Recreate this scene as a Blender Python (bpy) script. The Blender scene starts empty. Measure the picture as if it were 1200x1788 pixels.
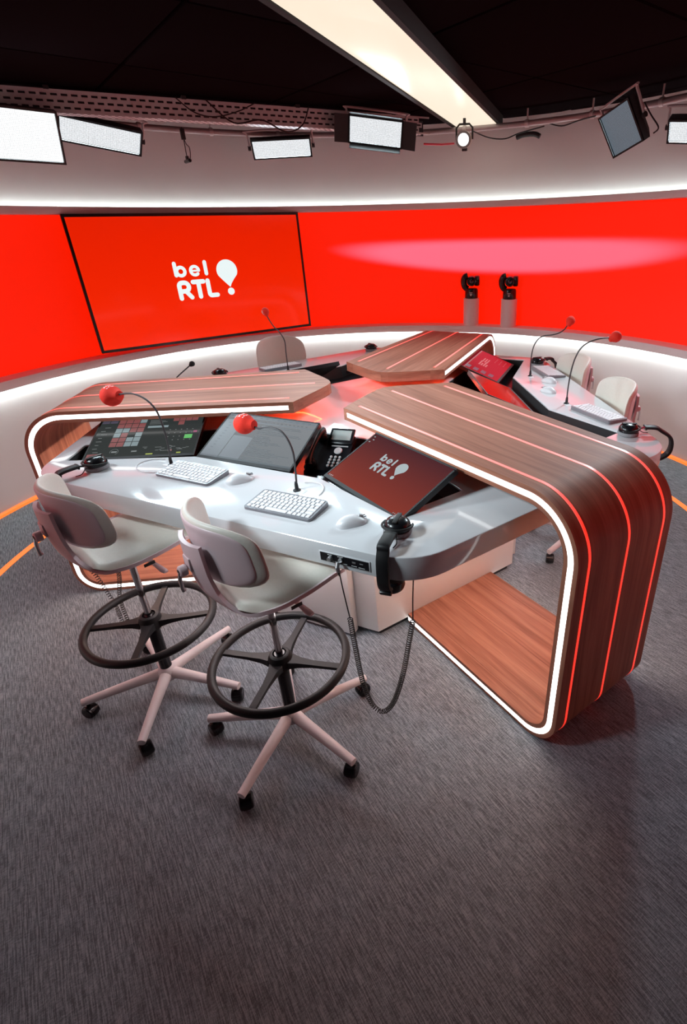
import bpy, bmesh, math, random
from math import sin, cos, pi, radians as R, sqrt, hypot, atan2
from mathutils import Vector as V, Matrix
random.seed(7)
scene = bpy.context.scene
COL = scene.collection

# ------------------------------------------------------------------ camera
cam_data = bpy.data.cameras.new('camera')
cam_data.sensor_fit = 'HORIZONTAL'; cam_data.sensor_width = 36.0
cam_data.lens = 901.65 / 1200 * 36.0
cam_data.shift_x = -(741.38 - 600) / 1200
cam_data.shift_y = -(894 - 852.62) / 1200
cam_data.clip_start = 0.05
cam = bpy.data.objects.new('camera', cam_data); COL.objects.link(cam)
cam.matrix_world = Matrix(((0.99964, 0.026697, 0.0, 0.32848), (-0.012086, 0.452527, -0.891669, -2.95169),
                           (-0.023805, 0.891351, 0.452689, 1.88743), (0, 0, 0, 1)))
scene.camera = cam

# ------------------------------------------------------------------ world, exposure
world = bpy.data.worlds.new('world'); scene.world = world
world.use_nodes = True
bg = world.node_tree.nodes['Background']
bg.inputs[0].default_value = (0.75, 0.72, 0.80, 1); bg.inputs[1].default_value = 0.04
vs = scene.view_settings
vs.view_transform = 'Standard'; vs.look = 'None'; vs.exposure = 0.0; vs.gamma = 1.0; vs.use_curve_mapping = False

scene.cycles.max_bounces = 6; scene.cycles.diffuse_bounces = 3; scene.cycles.glossy_bounces = 3; scene.cycles.transmission_bounces = 2
RC = (-0.05, -0.05)          # centre of the round studio
TH = -53.85                  # direction of the front wooden arch
SEG = {'front': TH - 60, 'right': TH + 60, 'back': TH + 180}
ZD = 0.952                   # worktop height

# ------------------------------------------------------------------ materials
MATS = {}
def lin(r, g, b):
    f = lambda c: (c / 255 / 12.92) if c / 255 <= 0.04045 else ((c / 255 + 0.055) / 1.055) ** 2.4
    return (f(r), f(g), f(b), 1)
def mat(name, col, rough=0.5, metal=0.0, coat=0.0, noise=0.0, nscale=40, bump=0.0, emit=None, es=0.0, spec=0.5):
    m = bpy.data.materials.new(name); m.use_nodes = True
    nt = m.node_tree; b = nt.nodes['Principled BSDF']
    b.inputs['Base Color'].default_value = col; b.inputs['Roughness'].default_value = rough
    b.inputs['Metallic'].default_value = metal; b.inputs['Coat Weight'].default_value = coat
    b.inputs['Specular IOR Level'].default_value = spec
    if emit: b.inputs['Emission Color'].default_value = emit; b.inputs['Emission Strength'].default_value = es
    if noise or bump:
        tc = nt.nodes.new('ShaderNodeTexCoord'); n = nt.nodes.new('ShaderNodeTexNoise')
        n.inputs['Scale'].default_value = nscale; n.inputs['Detail'].default_value = 3
        nt.links.new(tc.outputs['Object'], n.inputs['Vector'])
        if noise:
            mx = nt.nodes.new('ShaderNodeMix'); mx.data_type = 'RGBA'
            mx.inputs[6].default_value = tuple(c * (1 - noise) for c in col[:3]) + (1,)
            mx.inputs[7].default_value = tuple(min(1, c * (1 + noise)) for c in col[:3]) + (1,)
            nt.links.new(n.outputs[0], mx.inputs[0]); nt.links.new(mx.outputs[2], b.inputs['Base Color'])
        if bump:
            bp = nt.nodes.new('ShaderNodeBump'); bp.inputs['Strength'].default_value = bump; bp.inputs['Distance'].default_value = 0.002
            nt.links.new(n.outputs[0], bp.inputs['Height']); nt.links.new(bp.outputs[0], b.inputs['Normal'])
    MATS[name] = m
    return m
def emat(name, col, s):
    m = mat(name, (0.02, 0.02, 0.02, 1), 0.3, emit=col, es=s); return m

mat('wall_white', (0.70, 0.67, 0.67, 1), 0.6, noise=0.02, nscale=6)
mat('trim_white', (0.78, 0.72, 0.72, 1), 0.45, noise=0.02, nscale=6)
mat('desk_white', (0.62, 0.62, 0.64, 1), 0.11, coat=0.3, noise=0.01, nscale=3)
mat('pedestal_white', (0.74, 0.72, 0.71, 1), 0.25, noise=0.01, nscale=4)
mat('black_matte', (0.012, 0.012, 0.014, 1), 0.6, noise=0.1)
mat('black_gloss', (0.007, 0.007, 0.009, 1), 0.25, noise=0.1, spec=0.35)
mat('black_rubber', (0.009, 0.009, 0.010, 1), 0.5, noise=0.1, nscale=120, spec=0.3)
mat('black_foam', (0.010, 0.010, 0.011, 1), 0.9, noise=0.2, nscale=300, bump=0.5)
mat('ceiling_black', (0.008, 0.0052, 0.006, 1), 1.0, noise=0.35, nscale=250, bump=0.3, spec=0.0)
mat('ceiling_void', (0.002, 0.002, 0.002, 1), 0.9, noise=0.2)
mat('steel', (0.50, 0.45, 0.46, 1), 0.5, metal=0.1, noise=0.1, nscale=20)
mat('pipe_grey', (0.36, 0.30, 0.31, 1), 0.4, metal=0.2, noise=0.05)
mat('chrome', (0.75, 0.72, 0.72, 1), 0.08, metal=1.0, noise=0.01)
mat('silver', (0.55, 0.55, 0.56, 1), 0.3, metal=0.9, noise=0.02)
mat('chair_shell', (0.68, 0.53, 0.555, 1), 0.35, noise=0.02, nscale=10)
mat('chair_leather', (0.68, 0.64, 0.57, 1), 0.45, noise=0.05, nscale=90, bump=0.15)
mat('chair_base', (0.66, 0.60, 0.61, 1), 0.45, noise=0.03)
mat('key_white', (0.70, 0.70, 0.72, 1), 0.45, noise=0.01)
mat('keyboard_grey', (0.20, 0.20, 0.22, 1), 0.35, metal=0.3, noise=0.02)
mat('mouse_white', (0.66, 0.66, 0.68, 1), 0.35, noise=0.01)
mat('velour_grey', (0.23, 0.23, 0.24, 1), 0.95, noise=0.25, nscale=250, bump=0.6)
mat('foam_red', (0.72, 0.022, 0.008, 1), 0.85, noise=0.15, nscale=300, bump=0.4)
mat('print_white', (0.85, 0.85, 0.85, 1), 0.6, noise=0.01)
mat('ptz_white', (0.80, 0.74, 0.74, 1), 0.45, noise=0.02)
mat('ptz_black', (0.012, 0.011, 0.012, 1), 0.22, noise=0.1)
mat('lens_glass', (0.01, 0.01, 0.02, 1), 0.05, coat=1.0, noise=0.05)
mat('neck_grey', (0.045, 0.047, 0.05, 1), 0.45, noise=0.05)
mat('grey_plastic', (0.20, 0.20, 0.21, 1), 0.4, noise=0.03)
mat('button_grey', (0.55, 0.56, 0.57, 1), 0.5, noise=0.02)
mat('lcd_green_grey', (0.30, 0.33, 0.32, 1), 0.2, noise=0.02)
mat('spot_beige', (0.45, 0.42, 0.36, 1), 0.4, noise=0.03)
mat('clear_ring', (0.75, 0.76, 0.78, 1), 0.12, noise=0.01)
mat('red_marker', (0.55, 0.02, 0.05, 1), 0.4, noise=0.02)
emat('led_white', (1.0, 0.97, 0.95, 1), 3.0)
emat('led_cove', (0.86, 1.0, 0.97, 1), 38.0)
emat('led_cove_up', (0.88, 1.0, 0.96, 1), 16.0)
emat('led_orange', (1.0, 0.16, 0.02, 1), 1.6)
emat('led_floor', (1.0, 0.20, 0.025, 1), 1.3)
emat('led_under', (1.0, 0.060, 0.015, 1), 40.0)
emat('fill_amber', (1.0, 0.66, 0.52, 1), 150.0)
emat('fill_warm', (1.0, 0.86, 0.86, 1), 70.0)
emat('logo_white', (0.80, 0.92, 0.92, 1), 1.0)
emat('logo_dim', (0.36, 0.42, 0.44, 1), 1.0)
emat('panel_cream', (1.0, 0.87, 0.69, 1), 0.95)
emat('spot_face', (0.95, 0.98, 1.0, 1), 3.0)
# red inlays: translucent red acrylic, lit from inside
mat('led_red', (0.75, 0.40, 0.36, 1), 0.3, emit=(1.0, 0.030, 0.012, 1), es=0.95, noise=0.01)
# red backlit wall fabric
mat('wall_red', (0.30, 0.035, 0.028, 1), 0.7, emit=(1.0, 0.0110, 0.0, 1), es=0.90, noise=0.02, spec=0.05)
# studio lamp with honeycomb in front of it
def lamp_face(name, s, tint=(0.93, 0.97, 1.0)):
    m = bpy.data.materials.new(name); m.use_nodes = True; nt = m.node_tree; b = nt.nodes['Principled BSDF']
    b.inputs['Base Color'].default_value = (0.05, 0.05, 0.05, 1)
    tc = nt.nodes.new('ShaderNodeTexCoord'); vo = nt.nodes.new('ShaderNodeTexVoronoi'); vo.inputs['Scale'].default_value = 110
    vo.inputs['Randomness'].default_value = 0.15
    rp = nt.nodes.new('ShaderNodeMapRange'); rp.inputs[1].default_value = 0.2; rp.inputs[2].default_value = 0.6
    rp.inputs[3].default_value = s; rp.inputs[4].default_value = s * 0.45
    nt.links.new(tc.outputs['Object'], vo.inputs['Vector']); nt.links.new(vo.outputs['Distance'], rp.inputs[0])
    b.inputs['Emission Color'].default_value = tint + (1,)
    nt.links.new(rp.outputs[0], b.inputs['Emission Strength']); MATS[name] = m
lamp_face('lamp_on', 1.15); lamp_face('lamp_soft', 1.6, (0.96, 0.99, 1.0)); lamp_face('lamp_dim', 0.22, (0.55, 0.78, 0.95))

def wood():
    m = bpy.data.materials.new('wood'); m.use_nodes = True; nt = m.node_tree; b = nt.nodes['Principled BSDF']; L = nt.links.new
    uv = nt.nodes.new('ShaderNodeUVMap'); uv.uv_map = 'UVMap'
    oi = nt.nodes.new('ShaderNodeObjectInfo')
    add = nt.nodes.new('ShaderNodeVectorMath'); add.operation = 'ADD'
    L(uv.outputs[0], add.inputs[0]); L(oi.outputs['Random'], add.inputs[1])
    mp = nt.nodes.new('ShaderNodeMapping'); mp.inputs['Scale'].default_value = (1.3, 26, 1); L(add.outputs[0], mp.inputs[0])
    n1 = nt.nodes.new('ShaderNodeTexNoise'); n1.inputs['Scale'].default_value = 1.0; n1.inputs['Detail'].default_value = 6; n1.inputs['Distortion'].default_value = 0.6
    L(mp.outputs[0], n1.inputs['Vector'])
    mp2 = nt.nodes.new('ShaderNodeMapping'); mp2.inputs['Scale'].default_value = (7, 190, 1); L(add.outputs[0], mp2.inputs[0])
    n2 = nt.nodes.new('ShaderNodeTexNoise'); n2.inputs['Scale'].default_value = 1.0; n2.inputs['Detail'].default_value = 4; L(mp2.outputs[0], n2.inputs['Vector'])
    cr = nt.nodes.new('ShaderNodeValToRGB')
    e = cr.color_ramp.elements; e[0].position = 0.25; e[0].color = lin(122, 74, 54); e[1].position = 0.75; e[1].color = lin(176, 122, 99)
    x = cr.color_ramp.elements.new(0.5); x.color = lin(154, 100, 79)
    L(n1.outputs[0], cr.inputs[0])
    mx = nt.nodes.new('ShaderNodeMix'); mx.data_type = 'RGBA'; mx.blend_type = 'MULTIPLY'; mx.inputs[0].default_value = 0.55
    r2 = nt.nodes.new('ShaderNodeMapRange'); r2.inputs[1].default_value = 0.30; r2.inputs[2].default_value = 0.62; r2.inputs[3].default_value = 0.62; r2.inputs[4].default_value = 1.0
    L(n2.outputs[0], r2.inputs[0]); L(cr.outputs[0], mx.inputs[6]); L(r2.outputs[0], mx.inputs[7]); L(mx.outputs[2], b.inputs['Base Color'])
    b.inputs['Roughness'].default_value = 0.55; b.inputs['Specular IOR Level'].default_value = 0.3
    bp = nt.nodes.new('ShaderNodeBump'); bp.inputs['Strength'].default_value = 0.12; bp.inputs['Distance'].default_value = 0.001
    L(n2.outputs[0], bp.inputs['Height']); L(bp.outputs[0], b.inputs['Normal']); MATS['wood'] = m
wood()
def carpet():
    m = bpy.data.materials.new('carpet'); m.use_nodes = True; nt = m.node_tree; b = nt.nodes['Principled BSDF']; L = nt.links.new
    tc = nt.nodes.new('ShaderNodeTexCoord')
    mp = nt.nodes.new('ShaderNodeMapping'); mp.inputs['Rotation'].default_value = (0, 0, R(54)); L(tc.outputs['Object'], mp.inputs[0])
    s1 = nt.nodes.new('ShaderNodeMapping'); s1.inputs['Scale'].default_value = (16, 230, 1); L(mp.outputs[0], s1.inputs[0])
    n1 = nt.nodes.new('ShaderNodeTexNoise'); n1.inputs['Scale'].default_value = 1; n1.inputs['Detail'].default_value = 3; L(s1.outputs[0], n1.inputs['Vector'])
    s2 = nt.nodes.new('ShaderNodeMapping'); s2.inputs['Scale'].default_value = (210, 70, 1); L(mp.outputs[0], s2.inputs[0])
    n2 = nt.nodes.new('ShaderNodeTexNoise'); n2.inputs['Scale'].default_value = 1; n2.inputs['Detail'].default_value = 2; L(s2.outputs[0], n2.inputs['Vector'])
    n3 = nt.nodes.new('ShaderNodeTexNoise'); n3.inputs['Scale'].default_value = 420; n3.inputs['Detail'].default_value = 1; L(mp.outputs[0], n3.inputs['Vector'])
    a1 = nt.nodes.new('ShaderNodeMath'); a1.operation = 'MULTIPLY_ADD'; a1.inputs[1].default_value = 0.45; L(n2.outputs[0], a1.inputs[0]); L(n1.outputs[0], a1.inputs[2])
    a2 = nt.nodes.new('ShaderNodeMath'); a2.operation = 'MULTIPLY_ADD'; a2.inputs[1].default_value = 0.35; L(n3.outputs[0], a2.inputs[0]); L(a1.outputs[0], a2.inputs[2])
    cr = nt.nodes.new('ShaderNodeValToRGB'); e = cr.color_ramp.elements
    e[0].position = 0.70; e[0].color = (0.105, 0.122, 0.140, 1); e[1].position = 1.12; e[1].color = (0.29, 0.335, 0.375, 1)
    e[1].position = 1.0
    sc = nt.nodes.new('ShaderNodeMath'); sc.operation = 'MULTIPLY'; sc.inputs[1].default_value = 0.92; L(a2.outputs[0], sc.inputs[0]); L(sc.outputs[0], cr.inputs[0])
    L(cr.outputs[0], b.inputs['Base Color']); b.inputs['Roughness'].default_value = 0.95; b.inputs['Specular IOR Level'].default_value = 0.1
    bp = nt.nodes.new('ShaderNodeBump'); bp.inputs['Strength'].default_value = 0.6; bp.inputs['Distance'].default_value = 0.003
    L(a2.outputs[0], bp.inputs['Height']); L(bp.outputs[0], b.inputs['Normal']); MATS['carpet'] = m
carpet()
def screen_mat(name, c_bot, c_top, s=1.0, rough=0.12, axis=1):
    """a lit display: vertical colour gradient in the panel's own coordinates (-0.5 .. 0.5)"""
    m = bpy.data.materials.new(name); m.use_nodes = True; nt = m.node_tree; b = nt.nodes['Principled BSDF']; L = nt.links.new
    b.inputs['Base Color'].default_value = (0.006, 0.004, 0.004, 1); b.inputs['Roughness'].default_value = rough; b.inputs['Specular IOR Level'].default_value = 0.15
    uv = nt.nodes.new('ShaderNodeUVMap'); uv.uv_map = 'UVMap'; sp = nt.nodes.new('ShaderNodeSeparateXYZ'); L(uv.outputs[0], sp.inputs[0])
    cr = nt.nodes.new('ShaderNodeValToRGB'); cr.color_ramp.elements[0].color = tuple(c_bot) + (1,); cr.color_ramp.elements[1].color = tuple(c_top) + (1,)
    L(sp.outputs[axis], cr.inputs[0]); L(cr.outputs[0], b.inputs['Emission Color']); b.inputs['Emission Strength'].default_value = s
    MATS[name] = m
screen_mat('tv_red', (0.98, 0.020, 0.0), (0.80, 0.014, 0.0), 0.97)  # darker top: viewing-angle dimming put into the screen colour
screen_mat('scr_maroon', (0.30, 0.045, 0.028), (0.085, 0.020, 0.026), 0.8)
screen_mat('scr_dark', (0.050, 0.060, 0.058), (0.040, 0.050, 0.050), 0.7)
screen_mat('scr_doc', (0.24, 0.27, 0.29), (0.29, 0.31, 0.33), 0.8)
screen_mat('scr_red', (0.62, 0.02, 0.01), (0.50, 0.01, 0.01), 0.7)
screen_mat('scr_crimson', (0.36, 0.008, 0.018), (0.26, 0.008, 0.018), 0.8)
for nm, c in dict(ui_red=(0.27, 0.085, 0.085), ui_blue=(0.24, 0.31, 0.33), ui_green=(0.12, 0.55, 0.13), ui_yellow=(0.36, 0.42, 0.05), ui_pink=(0.35, 0.06, 0.16), ui_line=(0.22, 0.24, 0.24), ui_purple=(0.09, 0.08, 0.12), ui_text=(0.10, 0.12, 0.14), ui_bar=(0.19, 0.21, 0.24), ui_rose=(0.55, 0.16, 0.17)).items():
    emat(nm, c + (1,), 0.85)

# ------------------------------------------------------------------ geometry helpers
def catmull(pts, n):
    out = []; P = [tuple(p) for p in pts]; P = [P[0]] + P + [P[-1]]
    for i in range(1, len(P) - 2):
        for k in range(n):
            t = k / n
            out.append(tuple(0.5 * (2 * P[i][j] + (P[i + 1][j] - P[i - 1][j]) * t + (2 * P[i - 1][j] - 5 * P[i][j] + 4 * P[i + 1][j] - P[i + 2][j]) * t * t
                     + (-P[i - 1][j] + 3 * P[i][j] - 3 * P[i + 1][j] + P[i + 2][j]) * t ** 3) for j in range(len(P[0]))))
    out.append(P[-2]); return out
class MB:
    def __init__(s): s.v = []; s.f = []; s.uv = {}
    def add(s, vs, fs):
        o = len(s.v); s.v += [tuple(p) for p in vs]; s.f += [tuple(i + o for i in f) for f in fs]; return s
    def box(s, c, d, rot=None, bev=0.0):
        hx, hy, hz = d[0] / 2, d[1] / 2, d[2] / 2
        if bev <= 0:
            vs = [V((x * hx, y * hy, z * hz)) for z in (-1, 1) for y in (-1, 1) for x in (-1, 1)]
            fs = [(0, 2, 3, 1), (4, 5, 7, 6), (0, 1, 5, 4), (2, 6, 7, 3), (0, 4, 6, 2), (1, 3, 7, 5)]
        else:
            bm = bmesh.new(); bmesh.ops.create_cube(bm, size=1)
            for v in bm.verts: v.co = V((v.co.x * d[0], v.co.y * d[1], v.co.z * d[2]))
            bmesh.ops.bevel(bm, geom=bm.edges[:], offset=bev, segments=2, affect='EDGES', profile=0.5)
            bm.verts.index_update(); vs = [v.co.copy() for v in bm.verts]; fs = [[v.index for v in f.verts] for f in bm.faces]; bm.free()
        if rot is not None: vs = [rot @ v for v in vs]
        return s.add([v + V(c) for v in vs], fs)
    def tube(s, path, r, n=8, cap=True, flat=1.0, upv=None):
        P = [V(p) for p in path]; m = len(P); rr = r if isinstance(r, (list, tuple)) else [r] * m
        t0 = (P[1] - P[0]).normalized()
        a = V(upv) if upv else (V((0, 0, 1)) if abs(t0.z) < 0.9 else V((1, 0, 0)))
        nrm = (a - t0 * a.dot(t0)).normalized(); vs = []; fs = []
        for i in range(m):
            t = (P[min(i + 1, m - 1)] - P[max(i - 1, 0)])
            t = t.normalized() if t.length > 1e-9 else t0
            nrm = (nrm - t * nrm.dot(t))
            nrm = nrm.normalized() if nrm.length > 1e-6 else t.orthogonal().normalized()
            b = t.cross(nrm)
            for k in range(n):
                an = 2 * pi * k / n; vs.append(P[i] + nrm * cos(an) * rr[i] * flat + b * sin(an) * rr[i])
        for i in range(m - 1):
            for k in range(n): fs.append((i * n + k, i * n + (k + 1) % n, (i + 1) * n + (k + 1) % n, (i + 1) * n + k))
        if cap: fs.append(tuple(range(n - 1, -1, -1))); fs.append(tuple((m - 1) * n + k for k in range(n)))
        return s.add(vs, fs)
    def lathe(s, prof, n=24, M=None):
        vs = []; fs = []; m = len(prof)
        for (r, z) in prof:
            for k in range(n): vs.append(V((r * cos(2 * pi * k / n), r * sin(2 * pi * k / n), z)))
        for i in range(m - 1):
            for k in range(n): fs.append((i * n + k, i * n + (k + 1) % n, (i + 1) * n + (k + 1) % n, (i + 1) * n + k))
        if M is not None: vs = [M @ v for v in vs]
        return s.add(vs, fs)
    def grid(s, nu, nv, fn, closeu=False):
        vs = [fn(i, j) for i in range(nu) for j in range(nv)]
        fs = [(i * nv + j, i * nv + j + 1, ((i + 1) % nu) * nv + j + 1, ((i + 1) % nu) * nv + j) for i in range(nu if closeu else nu - 1) for j in range(nv - 1)]
        return s.add(vs, fs)
    def prism(s, poly, z0, z1, M=None):
        n = len(poly); vs = [V((x, y, z0)) for x, y in poly] + [V((x, y, z1)) for x, y in poly]
        fs = [tuple(range(n - 1, -1, -1)), tuple(range(n, 2 * n))] + [(i, (i + 1) % n, (i + 1) % n + n, i + n) for i in range(n)]
        if M is not None: vs = [M @ v for v in vs]
        return s.add(vs, fs)
    def mesh(s, name, m, smooth=0.6, merge=0.0, uvs=None):
        me = bpy.data.meshes.new(name); me.from_pydata([tuple(v) for v in s.v], [], s.f)
        bm = bmesh.new(); bm.from_mesh(me)
        if merge: bmesh.ops.remove_doubles(bm, verts=bm.verts[:], dist=merge)
        if uvs is None: bmesh.ops.recalc_face_normals(bm, faces=bm.faces[:])
        bm.to_mesh(me); bm.free()
        if uvs is not None:
            l = me.uv_layers.new(name='UVMap')
            for lp in me.loops: l.data[lp.index].uv = uvs[lp.vertex_index]
        me.materials.append(MATS[m])
        if smooth:
            for p in me.polygons: p.use_smooth = True
            me.set_sharp_from_angle(angle=smooth)
        me.update(); return me
    def build(s, name, m, parent=None, M=None, smooth=0.6, merge=0.0, uvs=None):
        o = bpy.data.objects.new(name, s.mesh(name, m, smooth, merge, uvs)); COL.objects.link(o)
        if parent: o.parent = parent
        if M is not None: o.matrix_local = M
        return o
def tag(o, label=None, cat=None, group=None, kind=None):
    if label: o['label'] = label
    if cat: o['category'] = cat
    if group: o['group'] = group
    if kind: o['kind'] = kind
    return o
def thing(name, label, cat, M=None, group=None):
    o = bpy.data.objects.new(name, None); COL.objects.link(o); o.empty_display_size = 0.05
    if M is not None: o.matrix_world = M
    return tag(o, label, cat, group)
def dup(o, M=None, parent=None):
    c = o.copy(); COL.objects.link(c); c.parent = parent
    if M is not None: c.matrix_world = M
    for ch in list(o.children):
        d = ch.copy(); COL.objects.link(d); d.parent = c
        for g in list(ch.children):
            e = g.copy(); COL.objects.link(e); e.parent = d
    return c
def TR(x, y, z, rz=0.0): return Matrix.Translation((x, y, z)) @ Matrix.Rotation(rz, 4, 'Z')
def seg_pt(k, t, n, z=ZD):
    a = R(SEG[k]); return V((-sin(a) * t + cos(a) * n, cos(a) * t + sin(a) * n, z))
def seg_M(k, t, n, z=ZD, rz=0.0):
    """frame on a desk segment: x = sitter's right, y = away from the sitter, z up"""
    return Matrix.Translation(seg_pt(k, t, n, z)) @ Matrix.Rotation(R(SEG[k] + 90) + rz, 4, 'Z')
def look_M(p, target, roll=0.0):
    """frame whose -z axis looks at target (x to its right, y up)"""
    d = (V(p) - V(target)).normalized(); x = V((0, 0, 1)).cross(d).normalized(); y = d.cross(x)
    M = Matrix(((x.x, y.x, d.x, p[0]), (x.y, y.y, d.y, p[1]), (x.z, y.z, d.z, p[2]), (0, 0, 0, 1)))
    return M @ Matrix.Rotation(roll, 4, 'Z')
def round_poly(pts, r, n=8):
    out = []; m = len(pts); rr = r if isinstance(r, (list, tuple)) else [r] * m
    for i in range(m):
        p, a, b = V(pts[i]).to_2d(), V(pts[i - 1]).to_2d(), V(pts[(i + 1) % m]).to_2d()
        if rr[i] <= 0: out.append(tuple(p)); continue
        d1, d2 = (a - p).normalized(), (b - p).normalized(); ang = d1.angle(d2); L = rr[i] / math.tan(ang / 2)
        L = min(L, (a - p).length * 0.49, (b - p).length * 0.49); rad = L * math.tan(ang / 2)
        c = p + (d1 + d2).normalized() * (rad / sin(ang / 2))
        s, e = p + d1 * L - c, p + d2 * L - c; a0 = atan2(s.y, s.x); da = (atan2(e.y, e.x) - a0 + pi) % (2 * pi) - pi
        for k in range(n + 1): out.append((c.x + rad * cos(a0 + da * k / n), c.y + rad * sin(a0 + da * k / n)))
    return out
def inset(poly, d):
    area = sum(poly[i - 1][0] * poly[i][1] - poly[i][0] * poly[i - 1][1] for i in range(len(poly))); sg = 1 if area > 0 else -1; out = []
    for i in range(len(poly)):
        p, a, b = V(poly[i]).to_2d(), V(poly[i - 1]).to_2d(), V(poly[(i + 1) % len(poly)]).to_2d()
        d1, d2 = (p - a).normalized(), (b - p).normalized(); n1, n2 = V((-d1.y, d1.x)) * sg, V((-d2.y, d2.x)) * sg
        m = n1 + n2; out.append(tuple(p + m * (d / max(0.2, 0.5 * m.length_squared))))
    return out
def filled(name, loops, z0, z1, m, parent=None, bev=0.0, M=None, smooth=0.5):
    """flat plate between z0 and z1 with outline loops[0] and holes loops[1:]"""
    cu = bpy.data.curves.new(name, 'CURVE'); cu.dimensions = '2D'; cu.fill_mode = 'BOTH'
    for lp in loops:
        sp = cu.splines.new('POLY'); sp.points.add(len(lp) - 1); sp.use_cyclic_u = True
        for p, q in zip(sp.points, lp): p.co = (q[0], q[1], 0, 1)
    cu.extrude = (z1 - z0) / 2 - bev; cu.bevel_depth = bev; cu.bevel_resolution = 2; cu.offset = -bev
    tmp = bpy.data.objects.new(name, cu); COL.objects.link(tmp)
    bpy.context.view_layer.update()
    me = bpy.data.meshes.new_from_object(tmp.evaluated_get(bpy.context.evaluated_depsgraph_get()))
    bpy.data.objects.remove(tmp); bpy.data.curves.remove(cu)
    for v in me.vertices: v.co.z += (z0 + z1) / 2
    bm = bmesh.new(); bm.from_mesh(me); bmesh.ops.remove_doubles(bm, verts=bm.verts[:], dist=1e-5); bmesh.ops.recalc_face_normals(bm, faces=bm.faces[:]); bm.to_mesh(me); bm.free()
    me.materials.clear(); me.materials.append(MATS[m]); me.name = name
    for p in me.polygons: p.use_smooth = True
    me.set_sharp_from_angle(angle=smooth)
    o = bpy.data.objects.new(name, me); COL.objects.link(o)
    if parent: o.parent = parent
    if M is not None: o.matrix_local = M
    return o

# ------------------------------------------------------------------ room shell
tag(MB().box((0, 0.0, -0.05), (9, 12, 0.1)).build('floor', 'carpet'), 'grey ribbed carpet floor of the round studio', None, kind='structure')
A0, A1 = -48.0, 228.0
def arc_band(prof, a0=A0, a1=A1, n=80):
    """closed profile (radius, z) swept about the studio's centre"""
    b = MB(); m = len(prof); vs = []; fs = []
    for i in range(n + 1):
        a = R(a0 + (a1 - a0) * i / n)
        for (r, z) in prof: vs.append((RC[0] + r * cos(a), RC[1] + r * sin(a), z))
    for i in range(n):
        for k in range(m): fs.append((i * m + k, i * m + (k + 1) % m, (i + 1) * m + (k + 1) % m, (i + 1) * m + k))
    fs.append(tuple(range(m))); fs.append(tuple(n * m + k for k in range(m))[::-1])
    return b.add(vs, fs)
def rect(r0, r1, z0, z1): return [(r0, z0), (r1, z0), (r1, z1), (r0, z1)]
def st(o, label=None): return tag(o, label, None, None, 'structure')
st(arc_band(rect(2.878, 3.10, 0, 0.905)).build('wall_lower', 'wall_white'), 'white curved lower wall under the ledge')
st(arc_band(round_poly([(2.80, 0.882), (2.878, 0.882), (2.878, 0.905), (3.10, 0.905), (3.10, 0.948), (2.80, 0.948)], [0.004, 0, 0, 0, 0, 0.006], 2)).build('trim_1', 'trim_white'), 'pale curved ledge between lower wall and red wall')
st(arc_band(rect(2.965, 3.10, 0.948, 2.07)).build('wall_middle', 'wall_red'), 'glowing red curved wall behind the desk')
st(arc_band(round_poly([(2.80, 2.032), (2.965, 2.032), (2.965, 2.06), (2.83, 2.06), (2.83, 2.085), (2.80, 2.085)], [0.003, 0, 0, 0, 0.002, 0.003], 2)).build('trim_2', 'trim_white'), 'pale curved lip above the red wall')
st(arc_band(rect(2.965, 3.10, 2.07, 2.74)).build('wall_upper', 'wall_white'), 'pale curved upper wall below the black ceiling')
tag(arc_band(rect(2.925, 2.945, 2.060, 2.068), -12).build('cove_light_strip', 'led_cove_up'), 'cool white light strip hidden on the lip above the red wall', 'light strip')
tag(arc_band(rect(2.842, 2.860, 0.8795, 0.8825), -12).build('cove_light_strip', 'led_cove'), 'cool white light strip under the ledge of the lower wall', 'light strip')
tag(arc_band(round_poly([(2.858, 0.0), (2.878, 0.0), (2.878, 0.028), (2.858, 0.020)], [0, 0, 0, 0.004], 2)).build('floor_light_strip', 'led_orange'), 'orange light strip where the curved wall meets the carpet', 'light strip')
tag(arc_band(rect(2.300, 2.342, -0.004, 0.003), -12, 205).build('floor_light_ring', 'led_floor'), 'orange light line set into the carpet around the desk', 'light strip')

# ceiling: dark deck with large black panels
ceil = st(MB().box((0, 0, 2.80), (9, 12, 0.08)).build('ceiling', 'ceiling_void'), 'black ceiling of large square panels')
ga = R(39); pitch = 1.11; gx, gy = 0.49, 0.26
pan = MB().box((0, 0, 0), (pitch - 0.022, pitch - 0.022, 0.03), bev=0.003).mesh('ceiling_panel', 'ceiling_black')
for i in range(-4, 5):
    for j in range(-4, 5):
        lx, ly = (i + 0.5) * pitch + 0.549, (j + 0.5) * pitch + 0.26
        x, y = lx * cos(ga) - ly * sin(ga), lx * sin(ga) + ly * cos(ga)
        if hypot(x, y) < 4.0 and y > -3.6:
            o = bpy.data.objects.new('ceiling_panel', pan); COL.objects.link(o); o.parent = ceil; o.matrix_local = TR(x, y, 2.745, ga)
# long luminous ceiling strip
la = R(-107.05); lc = V((0.885, 2.545)); lw = 0.365; ll = 3.25
lm = thing('ceiling_light', 'long cream luminous strip set in the black ceiling', 'light', TR(lc.x + cos(la) * ll / 2, lc.y + sin(la) * ll / 2, 2.66, la))
MB().box((0, 0, 0.008), (ll, lw, 0.016), bev=0.002).build('diffuser', 'panel_cream', lm)
for sgn in (-1, 1): MB().box((0, sgn * (lw / 2 + 0.016), 0.03), (ll + 0.06, 0.03, 0.075)).build('side_rail', 'ceiling_void', lm)
for sgn in (-1, 1): MB().box((sgn * (ll / 2 + 0.016), 0, 0.03), (0.03, lw, 0.075)).build('end_cap', 'ceiling_void', lm)
MB().box((0, 0, 0.042), (ll, lw, 0.05)).build('housing', 'black_matte', lm)

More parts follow.
